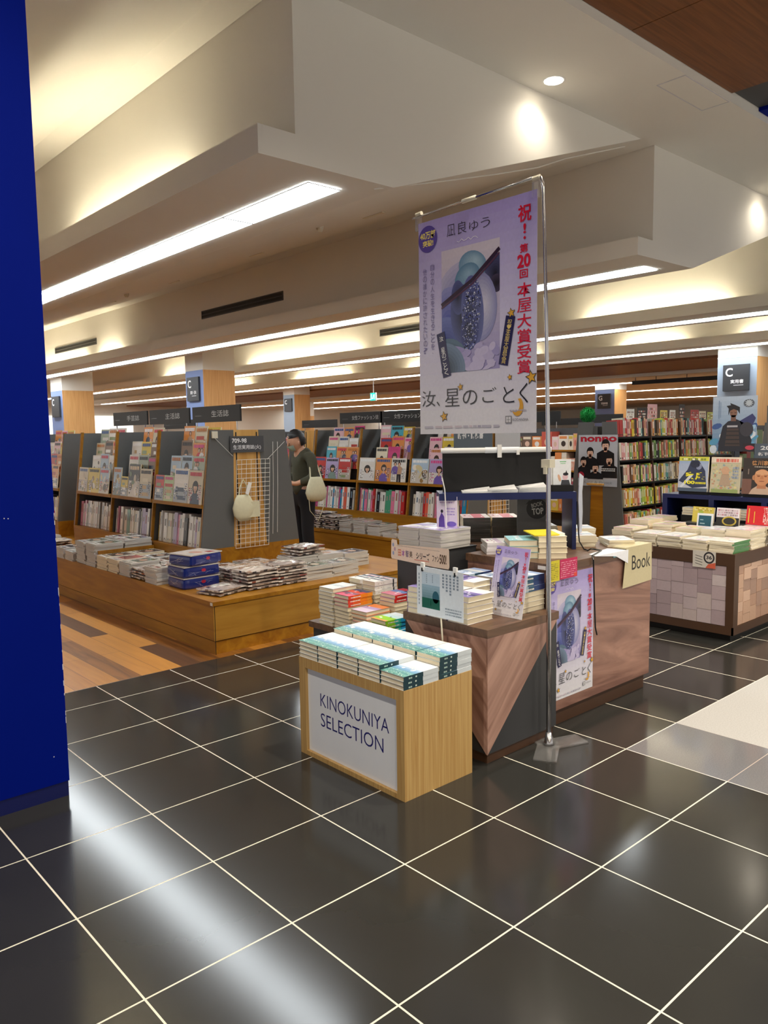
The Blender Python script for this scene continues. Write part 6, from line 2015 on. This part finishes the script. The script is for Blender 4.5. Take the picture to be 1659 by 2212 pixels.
for s in (1, -1):
    b = MB(); Vv = []; Ff = []
    for (z, l) in ((.0, .13), (.03, .13), (.065, .09), (.09, .05)):
        for k in range(14):
            a = 2 * PI * k / 14
            Vv.append((.035 + l * math.cos(a) * (1 if math.cos(a) > 0 else .75), s * .107 + .047 * math.sin(a) * (1 if z < .06 else .8), z))
    for i in range(3):
        for k in range(14): Ff.append((i * 14 + k, i * 14 + (k + 1) % 14, (i + 1) * 14 + (k + 1) % 14, (i + 1) * 14 + k))
    Ff += [tuple(range(14))[::-1], tuple(range(42, 56))]
    b.shell(Vv, Ff, 'black'); b.build('shoe', P, smooth=True)


def patch(cx, cy, cz, rx, ry, rz_, t0, t1, p0, p1, mt, name, tilt=.35, n=14, jag=0.0):
    """piece of an ellipsoid shell around the head; angles in radians"""
    b = MB(); Vv = []; Ff = []
    rr = random.Random(4)
    for i in range(n + 1):
        for j in range(n + 1):
            th = t0 + (t1 - t0) * i / n
            ph = p0 + (p1 - p0) * j / n
            q = 1 + jag * rr.uniform(-1, 1)
            x, y, z = rx * q * math.cos(ph) * math.cos(th), ry * q * math.cos(ph) * math.sin(th), rz_ * q * math.sin(ph)
            x, z = x * math.cos(tilt) + z * math.sin(tilt), -x * math.sin(tilt) + z * math.cos(tilt)
            Vv.append((cx + x, cy + y, cz + z))
    for i in range(n):
        for j in range(n):
            k = i * (n + 1) + j
            Ff.append((k, k + n + 1, k + n + 2, k + 1))
    b.shell(Vv, Ff, mt)
    return b.build(name, P, smooth=True)


HX, HZ = .078, 1.485
patch(HX, 0, HZ, .102, .082, .125, -PI, PI, -.95, PI / 2, 'skin', 'head', .35)
patch(HX - .012, 0, HZ + .014, .112, .098, .128, -PI, PI, .36, PI / 2, 'hair', 'hair', .3, 16, .03)
patch(HX - .016, 0, HZ + .012, .108, .096, .13, 1.5, 2 * PI - 1.5, -.55, .5, 'hair', 'hair_back', .3, 16, .03)
patch(HX + .006, 0, HZ - .008, .112, .084, .118, -.95, .95, -.85, -.12, 'mask cloth', 'face_mask', .35)
for s in (1, -1):
    b = MB(); b.lathe([(.004, -.028), (.012, -.02), (.015, .005), (.012, .022), (.004, .03)], 'skin', n=10, c=(HX + .0, s * .085, HZ - .02)); b.build('ear', P, smooth=True)
    b = MB(); b.lathe([(.001, -.004), (.007, -.002), (.007, .002), (.001, .004)], 'hair', n=8, c=(HX + .096, s * .032, HZ - .028)); b.build('eye', P)
b = MB(); b.lathe([(.003, -.02), (.011, -.012), (.008, .01), (.004, .03)], 'skin', n=8, c=(HX + .098, 0, HZ - .045)); b.build('nose', P, smooth=True)


def at_person(x, y, z):
    a = math.radians(172)
    return (4.55 + x * math.cos(a) - y * math.sin(a), 6.45 + x * math.sin(a) + y * math.cos(a), z)


t = thing('magazine', 'open red-topped magazine held in both hands by the standing shopper', 'magazine', at_person(.33, 0, 1.055), math.radians(172))
b = MB(); b.T = Matrix.Rotation(-.25, 4, 'Y'); b.prism([(-.13, .012), (0, -.004), (.13, .012), (.13, .018), (0, .004), (-.13, .018)][::-1], 'x', -.06, .10, 'glossy print', '#b8323c'); b.T = None; b.build('cover', t)
b = MB(); b.T = Matrix.Rotation(-.25, 4, 'Y'); b.prism([(-.125, .0185), (0, .0045), (.125, .0185), (.125, .025), (0, .014), (-.125, .025)][::-1], 'x', -.055, .095, 'pages'); b.T = None; b.build('page_block', t)
t = thing('shoulder_bag', 'off-white canvas bag hanging at the side of the standing shopper', 'bag', at_person(-.02, .29, .80), math.radians(172))
b = MB(); Vv = []; Ff = []
for (z, hw, dp) in ((.0, .07, .03), (.03, .115, .06), (.10, .13, .075), (.18, .115, .06), (.25, .085, .035), (.28, .07, .02)):
    for k in range(16):
        a = 2 * PI * k / 16
        Vv.append((hw * math.cos(a) * (1 + .04 * math.sin(4 * a + z * 30)), dp * math.sin(a), z))
for i in range(5):
    for k in range(16): Ff.append((i * 16 + k, i * 16 + (k + 1) % 16, (i + 1) * 16 + (k + 1) % 16, (i + 1) * 16 + k))
Ff += [tuple(range(16))[::-1], tuple(range(80, 96))]
b.shell(Vv, Ff, 'canvas'); b.build('body', t, smooth=True)
b = MB(); b.tube([(-.07, 0, .27), (-.05, -.06, .42), (.0, -.12, .545), (.03, -.08, .42), (.07, 0, .27)], .008, 'canvas', n=6); b.build('strap', t)
b = MB(); b.tube([(.11, .02, .08), (.1, .03, -.1), (.0, .04, -.22), (-.08, .03, -.05), (-.12, .0, .08)], .004, 'canvas', n=5); b.build('drawstring', t)

# ------------------------------------------------------------------ racks and signs deeper in the shop
def far_rack(x, y, L, lab, pal, seed, rot=False, near=None):
    t = thing('far_rack', lab, 'rack', (x, y, 0), -PI / 2 if rot else 0)
    W = 1.0
    b = MB(); b.prism([(.0, 0), (W, 0), (W - .14, 1.62), (.14, 1.62)], 'y', -.02, 0, 'grey laminate'); b.prism([(.0, 0), (W, 0), (W - .14, 1.62), (.14, 1.62)], 'y', L, L + .02, 'grey laminate'); b.build('end_panel', t)
    b = MB(); b.box((.35, .0005, 0), (.65, L - .0005, 1.6), 'dark grey laminate'); b.build('core', t)
    rng = random.Random(seed)
    for k, z in enumerate((.38, .68, .98, 1.28)):
        b = MB(); b.box((.03 + .028 * k, .0005, z - .025), (W - .03 - .028 * k, L - .0005, z), 'oak'); b.build('shelf', t)
    for k, z in enumerate((.38, .68, .98, 1.28)):
        for side in (0, 1):
            yy, n = .03, 0
            while yy < L - .1:
                w = rng.uniform(.05, .2)
                h = rng.uniform(.17, .27)
                c = pick(rng, pal)
                x0 = .05 + .028 * k
                own = side == 0 and k >= 2 and near and n < 20
                b = MB() if own else FARB
                b.T = Matrix.Translation((x, y, 0)) @ Matrix.Rotation(-PI / 2 if rot else 0, 4, 'Z')
                if side:
                    b.box((W - x0 - .2, yy, z + .001), (W - x0, yy + w - .004, z + h), 'print', c)
                else:
                    b.box((x0, yy, z + .001), (x0 + .2, yy + w - .004, z + h), 'print', c)
                    fr = Frame(b, (x0 - .0005, yy + w - .004, z), (0, -1, 0), (0, 0, 1))
                    fr.rect(w * .1, h * .75, w * .85, h * .93, pick(rng, pal)); fr.ell(w * .5, h * .42, w * .24, h * .2, pick(rng, ['#e0b8a0', '#403028', '#f0e8e0', '#c86858']), 9)
                b.T = None
                if own:
                    tag(b.build('distant_magazine'), '%s magazine, %s from the %s end, %s shelf of %s' % (NM.get(c, 'pale'), ORD[n], 'left' if rot else 'right', 'top' if k == 3 else 'second', near), 'magazine', 'magazines on ' + near)
                yy += w
                n += 1


FARB = MB()
NM = {'#c85848': 'red', '#e0a088': 'salmon', '#e8d8c0': 'cream', '#d8b848': 'yellow', '#f0e8dc': 'white', '#b84858': 'crimson', '#e08848': 'orange', '#f0c8c8': 'pink', '#98a868': 'green', '#ece0d0': 'cream', '#705848': 'brown',
      '#e8e4dc': 'white', '#5c9ca8': 'teal', '#c8d0d0': 'grey', '#88a070': 'green', '#f0ece4': 'white', '#3c4858': 'navy', '#d8c8a8': 'tan', '#b8504c': 'red', '#e0d8cc': 'pale', '#7c94b4': 'blue'}
WARM = ['#c85848', '#e0a088', '#e8d8c0', '#d8b848', '#f0e8dc', '#b84858', '#e08848', '#f0c8c8', '#98a868', '#ece0d0', '#705848']
COOL = ['#e8e4dc', '#5c9ca8', '#c8d0d0', '#88a070', '#f0ece4', '#3c4858', '#d8c8a8', '#b8504c', '#e0d8cc', '#7c94b4']
far_rack(8.75, 5.6, 3.6, 'far rack of bright magazines left of the idol poster, behind the counter', WARM, 1, False, 'the bright far rack')
far_rack(8.75, 10.2, 4.0, 'second far rack beyond the fashion rack', WARM, 2)
far_rack(5.65, 11.2, 4.0, 'far rack above the shopper head, straight down the aisle', COOL, 3)
far_rack(2.5, 11.7, 4.0, 'far rack hidden behind the near left rack', WARM, 4)
far_rack(11.9, 6.2, 4.5, 'far rack behind the green plush ball', COOL, 5, False, 'the rack behind the plush ball')
far_rack(11.9, 11.6, 4.5, 'far rack under the exit sign', WARM, 6)
far_rack(15.0, 9.0, 5.0, 'distant rack right of the exit sign', COOL, 7)
far_rack(10.6, 5.0, 3.6, 'right-hand far rack behind the guidebook rack', COOL, 8, True, 'the rack behind the guidebooks')
far_rack(8.6, 3.0, 3.4, 'far rack behind the blue warrior poster', COOL, 9, True, 'the rack behind the warrior poster')
far_rack(14.45, 4.9, 5.0, 'long distant rack at the right behind the warrior poster', WARM, 10, True)
far_rack(18.5, 8.0, 6.0, 'distant rack in front of the blue G column', COOL, 11)
far_rack(2.5, 17.0, 5.0, 'very distant rack near the leftmost column', WARM, 12)
far_rack(8.75, 17.2, 5.0, 'very distant rack below the nearer left column', COOL, 13)
far_rack(5.65, 17.0, 5.0, 'very distant rack between the two left columns', COOL, 14)
tag(FARB.build('distant_books'), None, None, None, 'stuff')
for k, (x, y, l, lab) in enumerate(((9.2, 6.6, .9, 'far black sign above the bright magazine rack'), (9.2, 8.2, .9, 'second far black sign above the bright magazine rack'), (12.3, 7.4, .9, 'black sign on the far rack behind the plush ball'),
                                    (12.3, 13.0, 1.4, 'black sign on the far rack under the exit sign'), (6.1, 12.4, 1.2, 'black sign far above the shopper head'), (15.4, 10.5, 1.2, 'black sign on the distant rack right of the exit sign'), (9.2, 12.2, 1.2, 'black sign on the second far rack beyond the fashion rack'))):
    top_sign(x, y, 1.70, l, .16, '', lab)
t = thing('fire_extinguisher', 'red fire extinguisher standing far back under the navy shelf', 'extinguisher', (7.50, 5.43, 0))
b = MB(); b.lathe([(.06, 0), (.065, .02), (.065, .62), (.04, .68), (.018, .70)], 'fire red', n=16); b.build('tank', t, smooth=True)
b = MB(); b.box((-.02, -.02, .7001), (.02, .02, .74), 'black'); b.box((-.08, -.012, .7401), (.03, .012, .76), 'black'); b.build('valve', t)
b = MB(); b.tube([(-.02, -.02, .72), (-.09, -.05, .6), (-.08, -.05, .3)], .01, 'black', n=6); b.build('hose', t)
